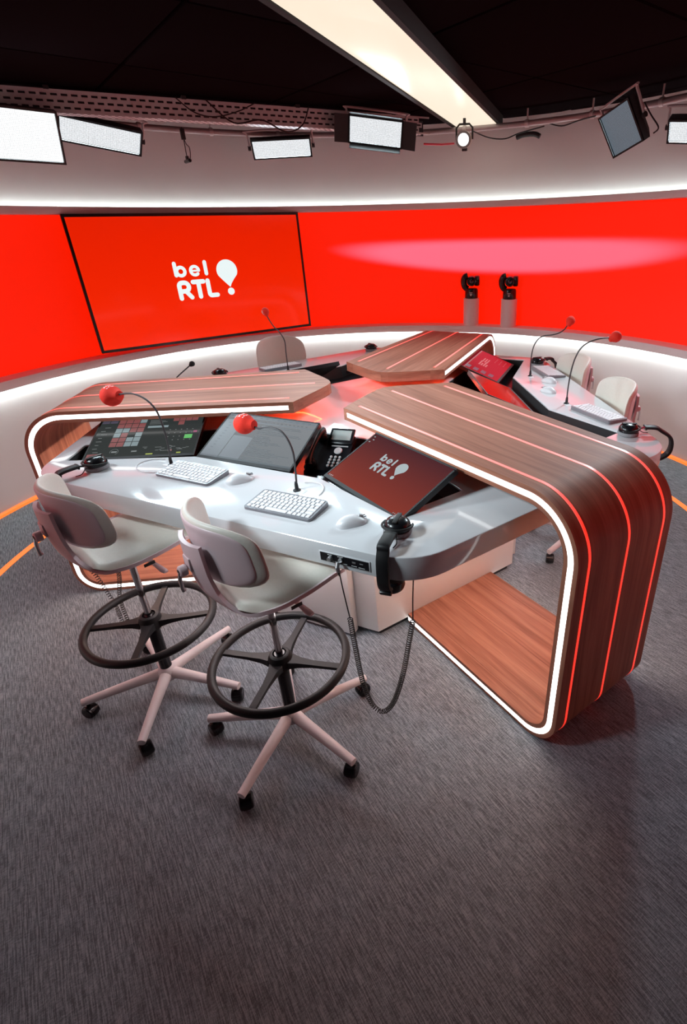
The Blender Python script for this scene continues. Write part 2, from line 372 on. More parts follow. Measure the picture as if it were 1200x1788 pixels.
# ------------------------------------------------------------------ wooden arches
TK, TOPZ, LU, RO, RB, UB = 0.060, 1.10, 1.766, 0.225, 0.145, 0.79
def arch_path():
    """samples (outer u,z, inner u,z, half width, length along)"""
    S = []
    us = [0.40, 0.7, 1.0, 1.3, LU - RO]
    for u in us: S.append((u, TOPZ, u, TOPZ - TK, 0.344 - (u - 0.375) * 0.0545))
    for k in range(1, 17):
        a = pi / 2 * (1 - k / 16); c = (LU - RO, TOPZ - RO)
        S.append((c[0] + RO * cos(a), c[1] + RO * sin(a), c[0] + (RO - TK) * cos(a), c[1] + (RO - TK) * sin(a), 0.2805 - 0.004 * k / 16))
    for k in range(1, 7):
        z = TOPZ - RO + (RB - TOPZ + RO) * k / 6; S.append((LU, z, LU - TK, z, 0.2765 + 0.01 * k / 6))
    for k in range(1, 13):
        a = -pi / 2 * k / 12; c = (LU - RB, RB)
        S.append((c[0] + RB * cos(a), c[1] + RB * sin(a), c[0] + (RB - TK) * cos(a), c[1] + (RB - TK) * sin(a), 0.2865 + 0.008 * k / 12))
    for k in range(1, 6):
        u = LU - RB + (UB - LU + RB) * k / 5; S.append((u, 0.0, u, TK, 0.2945 + 0.004 * k / 5))
    return S
AP = arch_path()
AS = [0.0]
for i in range(1, len(AP)): AS.append(AS[-1] + hypot(AP[i][0] - AP[i - 1][0], AP[i][1] - AP[i - 1][1]))
def tip_u(v): return 0.17 + 0.597 * (sqrt(v * v + 0.055 ** 2) - 0.010)
FR = [-1.0, -0.79, 0.0, 0.79, 1.0]
def arch_plank(k):
    nv = 7; b = MB(); uvs = []; N = len(AP) + 1; vs = []
    for side in (0, 1):
        for i in range(N):
            ou, oz, iu, iz, h = AP[max(i - 1, 0)]; s = AS[max(i - 1, 0)] + 0.4
            for j in range(nv):
                f = FR[k] + (FR[k + 1] - FR[k]) * j / (nv - 1)
                v = f * h + (0.0006 if (j == 0 and k > 0) else (-0.0006 if (j == nv - 1 and k < 3) else 0))
                if i == 0:
                    h0 = 0.346; v = f * h0; ou = iu = tip_u(v); s = ou
                vs.append((ou, v, oz) if side == 0 else (iu, v, iz)); uvs.append((s, v + k * 0.37 + side * 3.1))
    O = N * nv; fs = []
    for i in range(N - 1):
        for j in range(nv - 1):
            a, c = i * nv + j, (i + 1) * nv + j
            fs.append((a, c, c + 1, a + 1)); fs.append((O + a, O + a + 1, O + c + 1, O + c))
    b.add(vs, fs)
    # edge faces get their own vertices for clean shading and grain
    def quad(idx, uvq):
        o = len(b.v)
        for q, t in zip(idx, uvq): b.v.append(b.v[q]); uvs.append(t)
        b.f.append((o, o + 1, o + 2, o + 3))
    for i in range(N - 1):
        s0, s1 = (AS[max(i - 1, 0)] + 0.4 if i else 0.3), AS[i] + 0.4
        quad((i * nv, O + i * nv, O + (i + 1) * nv, (i + 1) * nv), ((s0, 7), (s0, 7.06), (s1, 7.06), (s1, 7)))
        e = nv - 1
        quad((i * nv + e, (i + 1) * nv + e, O + (i + 1) * nv + e, O + i * nv + e), ((s0, 8), (s1, 8), (s1, 8.06), (s0, 8.06)))
    for j in range(nv - 1):
        quad((j, j + 1, O + j + 1, O + j), ((j * 0.1, 9), (j * 0.1 + 0.1, 9), (j * 0.1 + 0.1, 9.06), (j * 0.1, 9.06)))
        l = (N - 1) * nv; quad((l + j, O + l + j, O + l + j + 1, l + j + 1), ((j * 0.1, 9), (j * 0.1, 9.06), (j * 0.1 + 0.1, 9.06), (j * 0.1 + 0.1, 9)))
    return b.mesh('wood_plank', 'wood', 0.7, 0, uvs)
PL = [arch_plank(k) for k in range(4)]
def at_s(i, off):   # point between outer (0) and inner (1) surface
    a = AP[i]; return a[0] + (a[2] - a[0]) * off, a[1] + (a[3] - a[1]) * off
def led_line(f):
    b = MB(); vs = []; us = (0.285 if f == 0 else 0.424); w = 0.0062; stop = len(AP) - 9
    rows = [(us, TOPZ, us, TOPZ - TK, 0.343 - (us - 0.375) * 0.0545)] + AP[:stop + 1]
    for ou, oz, iu, iz, h in rows:
        n = V((ou - iu, 0, oz - iz)).normalized(); p = V((ou, f * h, oz))
        for dv, e in ((-w, 0.0012), (w, 0.0012), (w, -0.003), (-w, -0.003)): vs.append(p + n * e + V((0, dv, 0)))
    m = len(rows); fs = [(i * 4 + k, i * 4 + (k + 1) % 4, (i + 1) * 4 + (k + 1) % 4, (i + 1) * 4 + k) for i in range(m - 1) for k in range(4)] + [(0, 1, 2, 3), (m * 4 - 1, m * 4 - 2, m * 4 - 3, m * 4 - 4)]
    return b.add(vs, fs).mesh('red_light_line', 'led_red', 0.7)
def edge_strip(sg):
    b = MB(); vs = []; rows = [(0.424, TOPZ, 0.424, TOPZ - TK, 0.344 - 0.049 * 0.0545)] + AP
    for r_ in rows:
        ou, oz, iu, iz, h = r_
        for fr, e in ((0.31, 0.0012), (0.69, 0.0012), (0.69, -0.004), (0.31, -0.004)): vs.append((ou + (iu - ou) * fr, sg * (h + e), oz + (iz - oz) * fr))
    m = len(rows); fs = [(i * 4 + k, i * 4 + (k + 1) % 4, (i + 1) * 4 + (k + 1) % 4, (i + 1) * 4 + k) for i in range(m - 1) for k in range(4)] + [(0, 1, 2, 3), (m * 4 - 1, m * 4 - 2, m * 4 - 3, m * 4 - 4)]
    return b.add(vs, fs).mesh('white_light_strip', 'led_white', 0.7)
LL = [led_line(f) for f in (-0.79, 0.0, 0.79)]; ES = [edge_strip(s) for s in (-1, 1)]
def under_strip(sg):
    p = [(tip_u(0) + 0.07, 0.0), (tip_u(0.28) + 0.06, sg * 0.28), (0.62, sg * 0.28)]
    return MB().tube([(u, v, TOPZ - TK - 0.004) for u, v in p], 0.006, 6).mesh('underglow_strip', 'led_under')
US = [under_strip(s) for s in (-1, 1)]
ARCH = {}
for nm, ang, lab in (('A', TH, 'large wooden arch with red light lines nearest the camera on the right'), ('B', TH - 120, 'wooden arch with red light lines on the left behind the touch screens'), ('C', TH + 120, 'farthest wooden arch with red light lines in front of the two cameras')):
    r = thing('wooden_arch', lab, 'desk arch', TR(0, 0, 0.0, R(ang)), 'wooden arches of the desk'); ARCH[nm] = r
    for me in PL + LL + ES + US:
        o = bpy.data.objects.new(me.name, me); COL.objects.link(o); o.parent = r

# ------------------------------------------------------------------ worktop, pedestal
def hexa(df, da, r, n=8):
    pts = []; order = []
    for k in ('front', 'right', 'back'): order += [(R(SEG[k]), df), (R(SEG[k] + 60), da)]
    for i in range(6):
        (a, da_), (b, db) = order[i], order[(i + 1) % 6]
        det = cos(a) * sin(b) - sin(a) * cos(b)
        pts.append(((da_ * sin(b) - db * sin(a)) / det, (db * cos(a) - da_ * cos(b)) / det))
    return round_poly(pts, r, n) if r else pts
WELL = {'front': [(-0.935, 1.205), (-0.39, 0.953), (0.30, 0.948), (0.735, 1.125), (0.895, 0.845), (0.80, 0.775), (0.36, 0.475), (-0.36, 0.475), (-0.82, 0.80), (-1.03, 1.04)],
        'right': [(-0.685, 1.238), (-0.272, 1.02), (0.43, 1.008), (0.90, 1.225), (1.0, 1.03), (0.82, 0.80), (0.42, 0.56), (-0.42, 0.56), (-0.80, 0.775), (-0.90, 0.88)],
        'back': [(-0.85, 1.20), (-0.36, 0.975), (0.36, 0.975), (0.85, 1.20), (0.95, 0.95), (0.80, 0.775), (0.42, 0.56), (-0.42, 0.56), (-0.80, 0.775), (-0.95, 0.95)]}
wells = {k: [tuple(seg_pt(k, t, n).to_2d()) for t, n in w] for k, w in WELL.items()}
wt = filled('worktop', [hexa(1.37, 1.485, 0.22)] + [round_poly(w, 0.006, 2) for w in wells.values()], 0.862, ZD, 'desk_white', bev=0.004)
tag(wt, 'glossy white six-sided worktop with cut-outs for the screens', 'desk')
for k, w in wells.items():
    big = inset(w, -0.015)
    filled('equipment_tray', [big], 0.857, 0.8615, 'black_gloss', wt)
    b = MB(); n = len(w); ins = inset(w, 0.0045)
    b.add([(x, y, 0.8615) for x, y in ins] + [(x, y, ZD - 0.006) for x, y in ins], [(i, (i + 1) % n, (i + 1) % n + n, i + n) for i in range(n)])
    b.build('tray_lining', 'black_matte', wt, smooth=0)
ped = thing('desk_pedestal', 'white six-sided pedestal under the worktop', 'desk base', TR(0, 0, 0))
filled('body', [hexa(0.81, 0.785, 0)], 0.035, 0.855, 'pedestal_white', ped, bev=0.002)
filled('plinth', [hexa(0.78, 0.765, 0)], 0.0, 0.035, 'black_matte', ped)
for k in SEG:
    MB().box((0, 0, 0.43), (0.64, 0.05, 0.82), bev=0.003).build('access_panel', 'pedestal_white', ped, TR(*seg_pt(k, 0, 0.838, 0), R(SEG[k] + 90)))

for k in (0, 120, -120):      # added strips hidden under the worktop, to brighten floor and arch slabs
    MB().box((1.30, 0, 0.852), (0.02, 0.56, 0.008)).build('added_light_strip', 'fill_amber', wt, Matrix.Rotation(R(TH + k), 4, 'Z'))
for k in SEG:
    MB().box((1.12, 0, 0.852), (0.02, 1.0, 0.008)).build('added_light_strip', 'fill_warm', wt, Matrix.Rotation(R(SEG[k]), 4, 'Z'))

# ------------------------------------------------------------------ logo lettering
def stroke(b, pts, w, z=0.0, closed=False, n=12):
    P = [V((p[0], p[1])) for p in pts]
    if closed: P.append(P[0])
    for i in range(len(P) - 1):
        d = P[i + 1] - P[i]
        if d.length < 1e-6: continue
        q = V((-d.y, d.x)).normalized() * w / 2
        b.add([(*(P[i] + q), z), (*(P[i] - q), z), (*(P[i + 1] - q), z), (*(P[i + 1] + q), z)], [(0, 1, 2, 3)])
    for p in P: disc(b, p.x, p.y, w / 2, z, n)
def disc(b, x, y, r, z=0.0, n=24):
    b.add([(x + r * cos(2 * pi * k / n), y + r * sin(2 * pi * k / n), z) for k in range(n)], [tuple(range(n))])
def arcp(cx, cy, r, a0, a1, n=14): return [(cx + r * cos(R(a0 + (a1 - a0) * i / n)), cy + r * sin(R(a0 + (a1 - a0) * i / n))) for i in range(n + 1)]
def logo(parent, M, m, pre=''):
    """the station's logo: bel / RTL and a balloon-shaped exclamation mark; cap height 1"""
    W = 0.235; w = 0.20; G = {}
    b = MB(); stroke(b, [(0.12, 0.08), (0.12, 0.70)] + arcp(0.30, 0.70, 0.18, 180, 90, 5) + [(0.40, 0.88)] + arcp(0.40, 0.66, 0.22, 90, -90) + [(0.14, 0.44)], W); stroke(b, [(0.42, 0.44), (0.68, 0.10)], W); G['R'] = b
    b = MB(); stroke(b, [(0.88, 0.88), (1.44, 0.88)], W); stroke(b, [(1.16, 0.88), (1.16, 0.10)], W); G['T'] = b
    b = MB(); stroke(b, [(1.68, 0.90), (1.68, 0.22)] + arcp(1.78, 0.22, 0.10, 180, 270, 4) + [(2.10, 0.12)], W); G['L'] = b
    b = MB(); stroke(b, [(0.10, 1.86), (0.10, 1.27)], w); stroke(b, arcp(0.37, 1.45, 0.21, 0, 360, 26), 0.175); G['b'] = b
    b = MB(); stroke(b, [(0.90, 1.45), (1.30, 1.45)], 0.10); stroke(b, arcp(1.10, 1.45, 0.215, 4, 312, 26), 0.165); G['e'] = b
    b = MB(); stroke(b, [(1.70, 1.86), (1.70, 1.27)], w); G['l'] = b
    b = MB(); cx, cy, rr = 2.86, 1.36, 0.585
    out = [(cx + rr * cos(R(a)), cy + rr * sin(R(a)) * 0.98) for a in range(-28, 209, 6)]
    lf = catmull([out[-1], (cx - 0.30, cy - 0.52), (cx - 0.10, cy - 0.74), (cx + 0.015, cy - 0.86), (cx + 0.06, cy - 0.86), (cx + 0.13, cy - 0.72), (cx + 0.30, cy - 0.50), out[0]], 4)
    poly = out + lf[1:-1]; b.add([(x, y, 0) for x, y in poly], [tuple(range(len(poly)))]); G['balloon'] = b
    b = MB(); disc(b, 2.90, 0.24, 0.195); G['dot'] = b
    for k, g in G.items():
        g.build({'balloon': 'balloon_mark', 'dot': 'dot_mark'}.get(k, 'letter_' + k.lower()), m, parent, M, smooth=0)

# ------------------------------------------------------------------ television
def rounded_panel(b, w, h, d, r=0.004, z=0): b.prism(round_poly([(-w / 2, -h / 2), (w / 2, -h / 2), (w / 2, h / 2), (-w / 2, h / 2)], r, 3), z, z + d)
def screen_quad(name, w, h, z, m, parent, cx=0, cy=0):
    b = MB().add([(cx - w / 2, cy - h / 2, z), (cx + w / 2, cy - h / 2, z), (cx + w / 2, cy + h / 2, z), (cx - w / 2, cy + h / 2, z)], [(0, 1, 2, 3)])
    return b.build(name, m, parent, smooth=0, uvs=[(0, 0), (1, 0), (1, 1), (0, 1)])
p0, p1 = V((-2.365, 1.49)), V((-0.807, 2.625)); mid = (p0 + p1) / 2; ex = (p1 - p0).normalized(); TW = (p1 - p0).length; THh = 1.045
Mtv = Matrix(((ex.x, 0, ex.y, mid.x), (ex.y, 0, -ex.x, mid.y), (0, 1, 0, 1.512), (0, 0, 0, 1)))
tv = thing('television', 'huge wall television showing a white logo on red', 'television', Mtv)
b = MB(); rounded_panel(b, TW, THh, 0.045, 0.004, -0.05); b.build('casing', 'black_matte', tv)
b = MB()
for x, y, w_, h_ in ((0, THh / 2 - 0.011, TW, 0.022), (0, -THh / 2 + 0.011, TW, 0.022), (-TW / 2 + 0.010, 0, 0.020, THh - 0.044), (TW / 2 - 0.010, 0, 0.020, THh - 0.044)): b.box((x, y, -0.002), (w_, h_, 0.008))
b.build('bezel', 'black_gloss', tv)
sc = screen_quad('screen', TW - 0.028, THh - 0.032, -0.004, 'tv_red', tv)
U = 0.160; logo(sc, Matrix.Translation((-0.255, -0.160, -0.0025)) @ Matrix.Scale(U, 4), 'logo_white')
MB().box((0, -0.02, -0.12), (0.5, 0.4, 0.14)).build('wall_bracket', 'black_matte', tv)

# ------------------------------------------------------------------ monitors
MW, MH = 0.530, 0.312
def monitor(k, t, n, z, yaw, tilt, label, scr, kind):
    a = R(SEG[k] + 90)
    M = Matrix.Translation(seg_pt(k, t, n, z)) @ Matrix.Rotation(a - R(yaw), 4, 'Z') @ Matrix.Rotation(R(tilt), 4, 'X')
    o = thing('touch_monitor', label, 'monitor', M, 'screens sunk into the desk')
    b = MB(); b.prism(round_poly([(-MW / 2, 0), (MW / 2, 0), (MW / 2, MH), (-MW / 2, MH)], 0.005, 3), -0.024, -0.001); b.build('casing', 'black_gloss', o)
    b = MB()
    for x, y, w_, h_ in ((0, MH - 0.004, MW, 0.008), (0, 0.008, MW, 0.016), (-MW / 2 + 0.004, MH / 2, 0.008, MH - 0.026), (MW / 2 - 0.004, MH / 2, 0.008, MH - 0.026)): b.box((x, y, -0.0005), (w_, h_, 0.003))
    b.build('bezel', 'black_matte', o)
    MB().box((0, MH * 0.42, -0.038), (0.16, 0.12, 0.03), bev=0.004).build('mount', 'black_matte', o)
    s = screen_quad('screen', MW - 0.016, MH - 0.024, -0.0002, scr, o, 0, 0.016 + (MH - 0.024) / 2)
    Q = {}
    def q(m, x, y, w_, h_, zz=0.0004):
        b = Q.setdefault(m, MB()); X, Y = -MW / 2 + 0.008 + x * (MW - 0.016), 0.016 + y * (MH - 0.024); w_ *= MW - 0.016; h_ *= MH - 0.024
        b.add([(X, Y, zz), (X + w_, Y, zz), (X + w_, Y + h_, zz), (X, Y + h_, zz)], [(0, 1, 2, 3)])
    if kind == 'ui':
        cols = ['rrrb', 'rrrr', 'bbrr', 'br.b', 'rrbb', 'rrbb']
        for i, row in enumerate(cols):
            for j, c in enumerate(row):
                if c != '.': q('ui_red' if c == 'r' else 'ui_blue', 0.175 + j * 0.069, 0.852 - i * 0.121, 0.063, 0.108)
        for i in range(2):
            for j in range(2): q('ui_purple', 0.01 + j * 0.078, 0.93 - i * 0.062, 0.07, 0.05)
        q('ui_blue', 0.475, 0.70, 0.20, 0.055)
        for i in range(4): q('ui_red', 0.705 + i * 0.062, 0.86, 0.057, 0.095)
        q('ui_red', 0.765, 0.755, 0.057, 0.095); q('ui_green', 0.865, 0.385, 0.075, 0.10); q('ui_pink', 0.94, 0.53, 0.035, 0.05)
        q('ui_red', 0.01, 0.0, 0.145, 0.085); q('ui_yellow', 0.555, 0.015, 0.065, 0.03); q('ui_yellow', 0.84, 0.015, 0.04, 0.03); q('ui_red', 0.755, 0.075, 0.035, 0.04)
        for i in range(26): q('ui_line', 0.48 + random.random() * 0.47, 0.08 + 0.015 * random.randint(0, 9), 0.02 + 0.03 * random.random(), 0.008)
        for i in range(20): q('ui_line', 0.70 + 0.055 * (i % 5), 0.35 + 0.09 * (i // 5), 0.012, 0.012)
        for i in range(5): q('ui_line', 0.48, 0.80 + 0.025 * i, 0.05 + 0.12 * random.random(), 0.007)
        for i in range(8): q('ui_line', 0.03 + 0.05 * random.random(), 0.12 + 0.09 * i, 0.03 + 0.03 * random.random(), 0.010)
        for i in range(10): q('ui_line', 0.01 + i * 0.1, 0.985, 0.06, 0.006)
        bb = Q.setdefault('ui_line', MB())
        for x, rr in ((0.25, 0.026),):
            cx, cy = -MW / 2 + 0.008 + x * (MW - 0.016), 0.016 + 0.12 * (MH - 0.024); stroke(bb, arcp(cx, cy, rr * 0.75, -60, 200, 20), 0.0015, 0.0004, n=5)
        q('ui_line', 0.225, 0.10, 0.05, 0.035); q('ui_line', 0.41, 0.10, 0.05, 0.03)
    elif kind == 'doc':
        q('ui_bar', 0, 0.93, 1, 0.07); q('ui_bar', 0, 0.84, 1, 0.03); q('ui_bar', 0.0, 0.0, 0.20, 0.84); q('ui_bar', 0.21, 0.0, 0.22, 0.52, 0.0003)
        for i in range(26):
            y = 0.80 - 0.03 * i
            if i % 8 != 7: q('ui_text', 0.44, y, 0.10 + 0.40 * random.random(), 0.009)
        for i in range(11): q('ui_text', 0.05 + 0.02 * random.random(), 0.78 - 0.065 * i, 0.03, 0.016)
        for i in range(14): q('ui_text', 0.02 + i * 0.068, 0.955, 0.03, 0.02)
        for i in range(16): q('ui_text', 0.22 + i * 0.045, 0.885, 0.02, 0.012)
        q('ui_text', 0, 0, 1, 0.035)
    elif kind == 'desktop':
        for i in range(3): q('ui_line', 0.02 + i * 0.022, 0.012, 0.010, 0.018)
        for i in range(5): q('ui_line', 0.90 + i * 0.018, 0.012, 0.009, 0.016)
        for i in range(3): q('ui_line', 0.015 + 0.02 * (i % 2), 0.93 - 0.06 * i, 0.02, 0.022)
        logo(s, Matrix.Translation((-0.095, 0.135, 0.0004)) @ Matrix.Scale(0.050, 4), 'logo_dim')
    elif kind == 'grid':
        for i in range(4): q('ui_purple', 0.06, 0.15 + 0.2 * i, 0.12, 0.12)
        for i in range(4): q('ui_rose', 0.35, 0.45 + 0.06 * i, 0.12 + 0.1 * (i % 2), 0.04)
        for i in range(3): q('ui_rose', 0.52, 0.50 + 0.06 * i, 0.20, 0.035)
        for i in range(12): q('ui_rose', 0.70 + 0.06 * (i % 4), 0.12 + 0.12 * (i // 4), 0.02, 0.02)
    for m, b in Q.items():
        if m in ('ui_line', 'ui_text', 'ui_rose'): tag(b.build('screen_text', m, s, smooth=0), kind='stuff'); continue
        for f in b.f: MB().add([b.v[i] for i in f], [tuple(range(len(f)))]).build('screen_tile', m, s, smooth=0)
    return o
monitor('front', -0.71, 1.008, 0.918, -27.7, 21.4, 'touch screen with red and grey-blue tiles at the left of the front desk', 'scr_dark', 'ui')
monitor('front', -0.155, 0.915, 0.932, -1.5, 25, 'screen showing a grey text document behind the red microphone', 'scr_doc', 'doc')
monitor('front', 0.525, 1.028, 0.944, 27, 23, 'screen with logo on maroon beside the desk telephone', 'scr_maroon', 'desktop')
monitor('right', -0.62, 1.00, 0.92, -27, 21, 'screen mostly hidden behind the near arch at the right desk', 'scr_red', 'none')
monitor('right', 0.00, 0.945, 0.925, 0, 25, 'bright red screen seen edge-on in the middle of the right desk', 'scr_red', 'none')
monitor('right', 0.64, 1.02, 0.925, 27, 21, 'dark red screen with small tiles beside the farthest arch', 'scr_crimson', 'grid')
monitor('back', -0.58, 0.985, 0.935, -25, 19.5, 'screen seen from behind at the right of the far desk', 'scr_doc', 'none')
monitor('back', 0.08, 0.94, 0.935, 0, 25, 'screen seen from behind in front of the far chair', 'scr_doc', 'none')
monitor('back', 0.64, 1.01, 0.93, 26, 20, 'screen behind the left arch at the far desk', 'scr_doc', 'none')

# ------------------------------------------------------------------ keyboards and mice
KW, KD = 0.296, 0.135
ROWS = [[1] * 14, [1] * 13 + [1.5], [1.5] + [1] * 12 + [1], [1.25] + [1] * 11 + [1.9], [1.25] + [1] * 11 + [1.75], [1, 1, 1, 1.3, 5.2, 1.2, 1, 1, 1, 1]]
KEYM = {}
def keyboard(M, label, single):
    o = thing('keyboard', label, 'keyboard', M, 'white keyboards on the desk')
    b = MB(); pl = round_poly([(-KW / 2, -KD / 2), (KW / 2, -KD / 2), (KW / 2, KD / 2), (-KW / 2, KD / 2)], 0.012, 5)
    n = len(pl); hz = lambda y: 0.011 + 0.010 * (y + KD / 2) / KD
    b.add([(x, y, 0.001) for x, y in pl] + [(x, y, hz(y)) for x, y in pl], [tuple(range(n - 1, -1, -1)), tuple(range(n, 2 * n))] + [(i, (i + 1) % n, (i + 1) % n + n, i + n) for i in range(n)])
    b.build('body', 'keyboard_grey', o)
    tilt = atan2(0.010, KD); J = MB(); rh = (KD - 0.016) / 6
    for r_, row in enumerate(ROWS):
        tot = sum(row); x = -KW / 2 + 0.008; y = KD / 2 - 0.008 - rh * (r_ + 0.5)
        for w_ in row:
            ww = (KW - 0.016) * w_ / tot; key = round(ww, 4)
            if single:
                if key not in KEYM:
                    kb = MB(); a, c = (ww - 0.0036) / 2, (rh - 0.0036) / 2
                    kb.add([(-a, -c, 0), (a, -c, 0), (a, c, 0), (-a, c, 0), (-a + .0012, -c + .0012, .0026), (a - .0012, -c + .0012, .0026), (a - .0012, c - .0012, .0026), (-a + .0012, c - .0012, .0026)],
                           [(4, 5, 6, 7), (0, 1, 5, 4), (1, 2, 6, 5), (2, 3, 7, 6), (3, 0, 4, 7)]); KEYM[key] = kb.mesh('key', 'key_white', 0)
                k = bpy.data.objects.new('key', KEYM[key]); COL.objects.link(k); k.parent = o
                k.matrix_local = Matrix.Translation((x + ww / 2, y, hz(y) + 0.0001)) @ Matrix.Rotation(tilt, 4, 'X')
            else: J.box((x + ww / 2, y, hz(y) + 0.0013), (ww - 0.0036, rh - 0.0036, 0.0026))
            x += ww
    if not single: tag(J.build('keys', 'key_white', o, smooth=0), kind='stuff')
    return o
def kb(k, t, n, rz, label, single): keyboard(seg_M(k, t, n, ZD, R(rz)), label, single)
kb('front', -0.243, 1.114, 0, 'white keyboard at the left seat of the front desk', True)
kb('front', 0.322, 1.210, 1, 'white keyboard at the right seat of the front desk', True)
kb('right', 0.49, 1.275, 5, 'white keyboard by the far seat of the right desk', False)
kb('right', -0.415, 1.245, 20, 'white keyboard by the near seat of the right desk', False)
kb('back', 0.02, 1.23, 0, 'white keyboard on the far desk', False)
MOUSE = None
def mouse_mesh():
    prof = []
    for i in range(13):
        s = i / 12; y = -0.058 + 0.116 * s; hw = 0.031 * (max(0.0, 1 - abs(2 * s - 1) ** 3.2)) ** 0.5 * (1 - 0.10 * cos(pi * s)) ; h = 0.036 * max(0.0, sin(pi * min(1, (s * 0.92 + 0.04)))) ** 0.7 * (1.12 - 0.35 * s)
        prof.append((y, hw, h))
    def f(i, j):
        y, hw, h = prof[i]; a = pi * j / 12
        return (hw * cos(a), y, max(0.0, h * sin(a) ** 0.75))
    return MB().grid(13, 13, f).mesh('body', 'mouse_white', 1.2)
MM = mouse_mesh()
def mouse(k, t, n, rz, label):
    o = thing('computer_mouse', label, 'mouse', seg_M(k, t, n, ZD, R(rz)), 'white computer mice on the desk')
    for me, nm in ((MM, 'body'),):
        c = bpy.data.objects.new(nm, me); COL.objects.link(c); c.parent = o
    MB().tube([(0, 0.030, 0.0275), (0, 0.038, 0.0255), (0, 0.045, 0.0215)], 0.0045, 8).build('scroll_wheel', 'button_grey', o)
    for sx in (-1, 1): MB().box((sx * 0.006, 0.046, 0.0195), (0.0012, 0.022, 0.004)).build('button_seam', 'keyboard_grey', o)
mouse('front', -0.005, 1.090, -35, 'white mouse between the two keyboards of the front desk')
mouse('front', 0.615, 1.228, -40, 'white mouse beside the headphones at the front right corner')
mouse('right', 0.262, 1.205, -60, 'white mouse next to the far keyboard of the right desk')
mouse('right', 0.045, 1.125, -60, 'white mouse between the two microphones of the right desk')

# ------------------------------------------------------------------ gooseneck microphones
def mic(k, path, head, hr, label, mark=True, ring=True, foam='foam_red', stem=0.0042, flip=1):
    """path in desk coordinates (t, n, z); head = (centre, direction point)"""
    b0 = path[0]; M = seg_M(k, b0[0], b0[1], ZD); o = thing('gooseneck_microphone', label, 'microphone', M, 'gooseneck microphones')
    L = lambda p: (p[0] - b0[0], -(p[1] - b0[1]), p[2] - ZD)
    pts = catmull([L(p) for p in path], 6)
    MB().tube(pts, stem, 8).build('gooseneck', 'neck_grey' if foam == 'foam_red' else 'black_matte', o)
    MB().lathe([(0.0, 0.0005), (0.016, 0.0005), (0.016, 0.004), (0.008, 0.008), (0.007, 0.03), (0.005, 0.04)], 16).build('socket', 'black_matte', o)
    if ring:
        MB().box((0, 0.0, 0.0005), (0.085, 0.03, 0.002), bev=0.0006).build('base_plate', 'clear_ring', o)
    c = V(L(head[0])); d = (V(L(head[1])) - c).normalized()
    q = d.to_track_quat('Z', 'Y').to_matrix().to_4x4(); Mh = Matrix.Translation(c) @ q
    prof = [(0.0, -hr * 1.25)] + [(hr * 0.45, -hr * 1.22), (hr * 0.55, -hr * 1.0)] + [(hr * sin(R(a)), -hr * cos(R(a))) for a in range(42, 181, 12)] + [(0.0, hr)]
    MB().lathe(prof, 24, Mh).build('windscreen', foam, o)
    if mark:
        b = MB(); s = hr * 0.42
        Mk = Mh @ Matrix.Rotation(flip * pi / 2, 4, 'X') @ Matrix.Translation((0, 0, 0))
        for j, (x, y) in enumerate(((-0.55, 0.25), (-0.1, 0.25), (0.3, 0.2), (-0.45, -0.35), (-0.05, -0.35), (0.35, -0.3))):
            w_, h_ = 0.16 * hr, 0.22 * hr
            pp = [(x * hr + sx * w_, y * hr + sy * h_) for sx, sy in ((-1, -1), (1, -1), (1, 1), (-1, 1))]
            b.add([Mk @ V((px, py, sqrt(max(hr * hr - px * px - py * py, 0)) + 0.0006)) for px, py in pp], [(0, 1, 2, 3)])
        b.build('foam_print', 'print_white', o, smooth=0)
    return o
mic('front', [(-0.412, 1.07, 0.956), (-0.405, 1.07, 1.01), (-0.399, 1.07, 1.10), (-0.413, 1.07, 1.20), (-0.453, 1.07, 1.248), (-0.513, 1.07, 1.270), (-0.569, 1.07, 1.270), (-0.63, 1.07, 1.258)], ((-0.675, 1.07, 1.249), (-0.75, 1.07, 1.24)), 0.046, 'red foam microphone arching left over the tiled touch screen', flip=-1)
mic('front', [(0.277, 1.08, 0.956), (0.281, 1.08, 1.008), (0.286, 1.08, 1.108), (0.272, 1.08, 1.165), (0.246, 1.08, 1.199), (0.21, 1.08, 1.210), (0.167, 1.08, 1.209), (0.137, 1.08, 1.199), (0.10, 1.08, 1.207)], ((0.068, 1.08, 1.210), (0.0, 1.08, 1.208)), 0.041, 'red foam microphone in front of the text document screen', flip=-1)
mic('right', [(0.43, 1.127, 0.956), (0.43, 1.125, 1.038), (0.43, 1.131, 1.126), (0.43, 1.154, 1.185), (0.43, 1.194, 1.216), (0.43, 1.249, 1.221), (0.43, 1.299, 1.230), (0.43, 1.337, 1.251), (0.43, 1.357, 1.279)], ((0.43, 1.376, 1.308), (0.43, 1.39, 1.34)), 0.030, 'red-tipped gooseneck microphone at the far seat of the right desk')
mic('right', [(-0.2, 1.148, 0.956), (-0.2, 1.148, 1.036), (-0.2, 1.155, 1.134), (-0.2, 1.172, 1.214), (-0.2, 1.199, 1.266), (-0.2, 1.238, 1.295), (-0.2, 1.292, 1.311), (-0.2, 1.334, 1.315), (-0.2, 1.364, 1.315)], ((-0.2, 1.392, 1.319), (-0.2, 1.42, 1.33)), 0.031, 'red-tipped gooseneck microphone at the near seat of the right desk')
mic('back', [(0.014, 1.1, 0.956), (0.012, 1.1, 1.088), (0.01, 1.1, 1.17), (0.039, 1.1, 1.235), (0.075, 1.1, 1.279), (0.101, 1.1, 1.328), (0.112, 1.1, 1.355)], ((0.119, 1.1, 1.385), (0.125, 1.1, 1.41)), 0.026, 'red-tipped gooseneck microphone below the television')
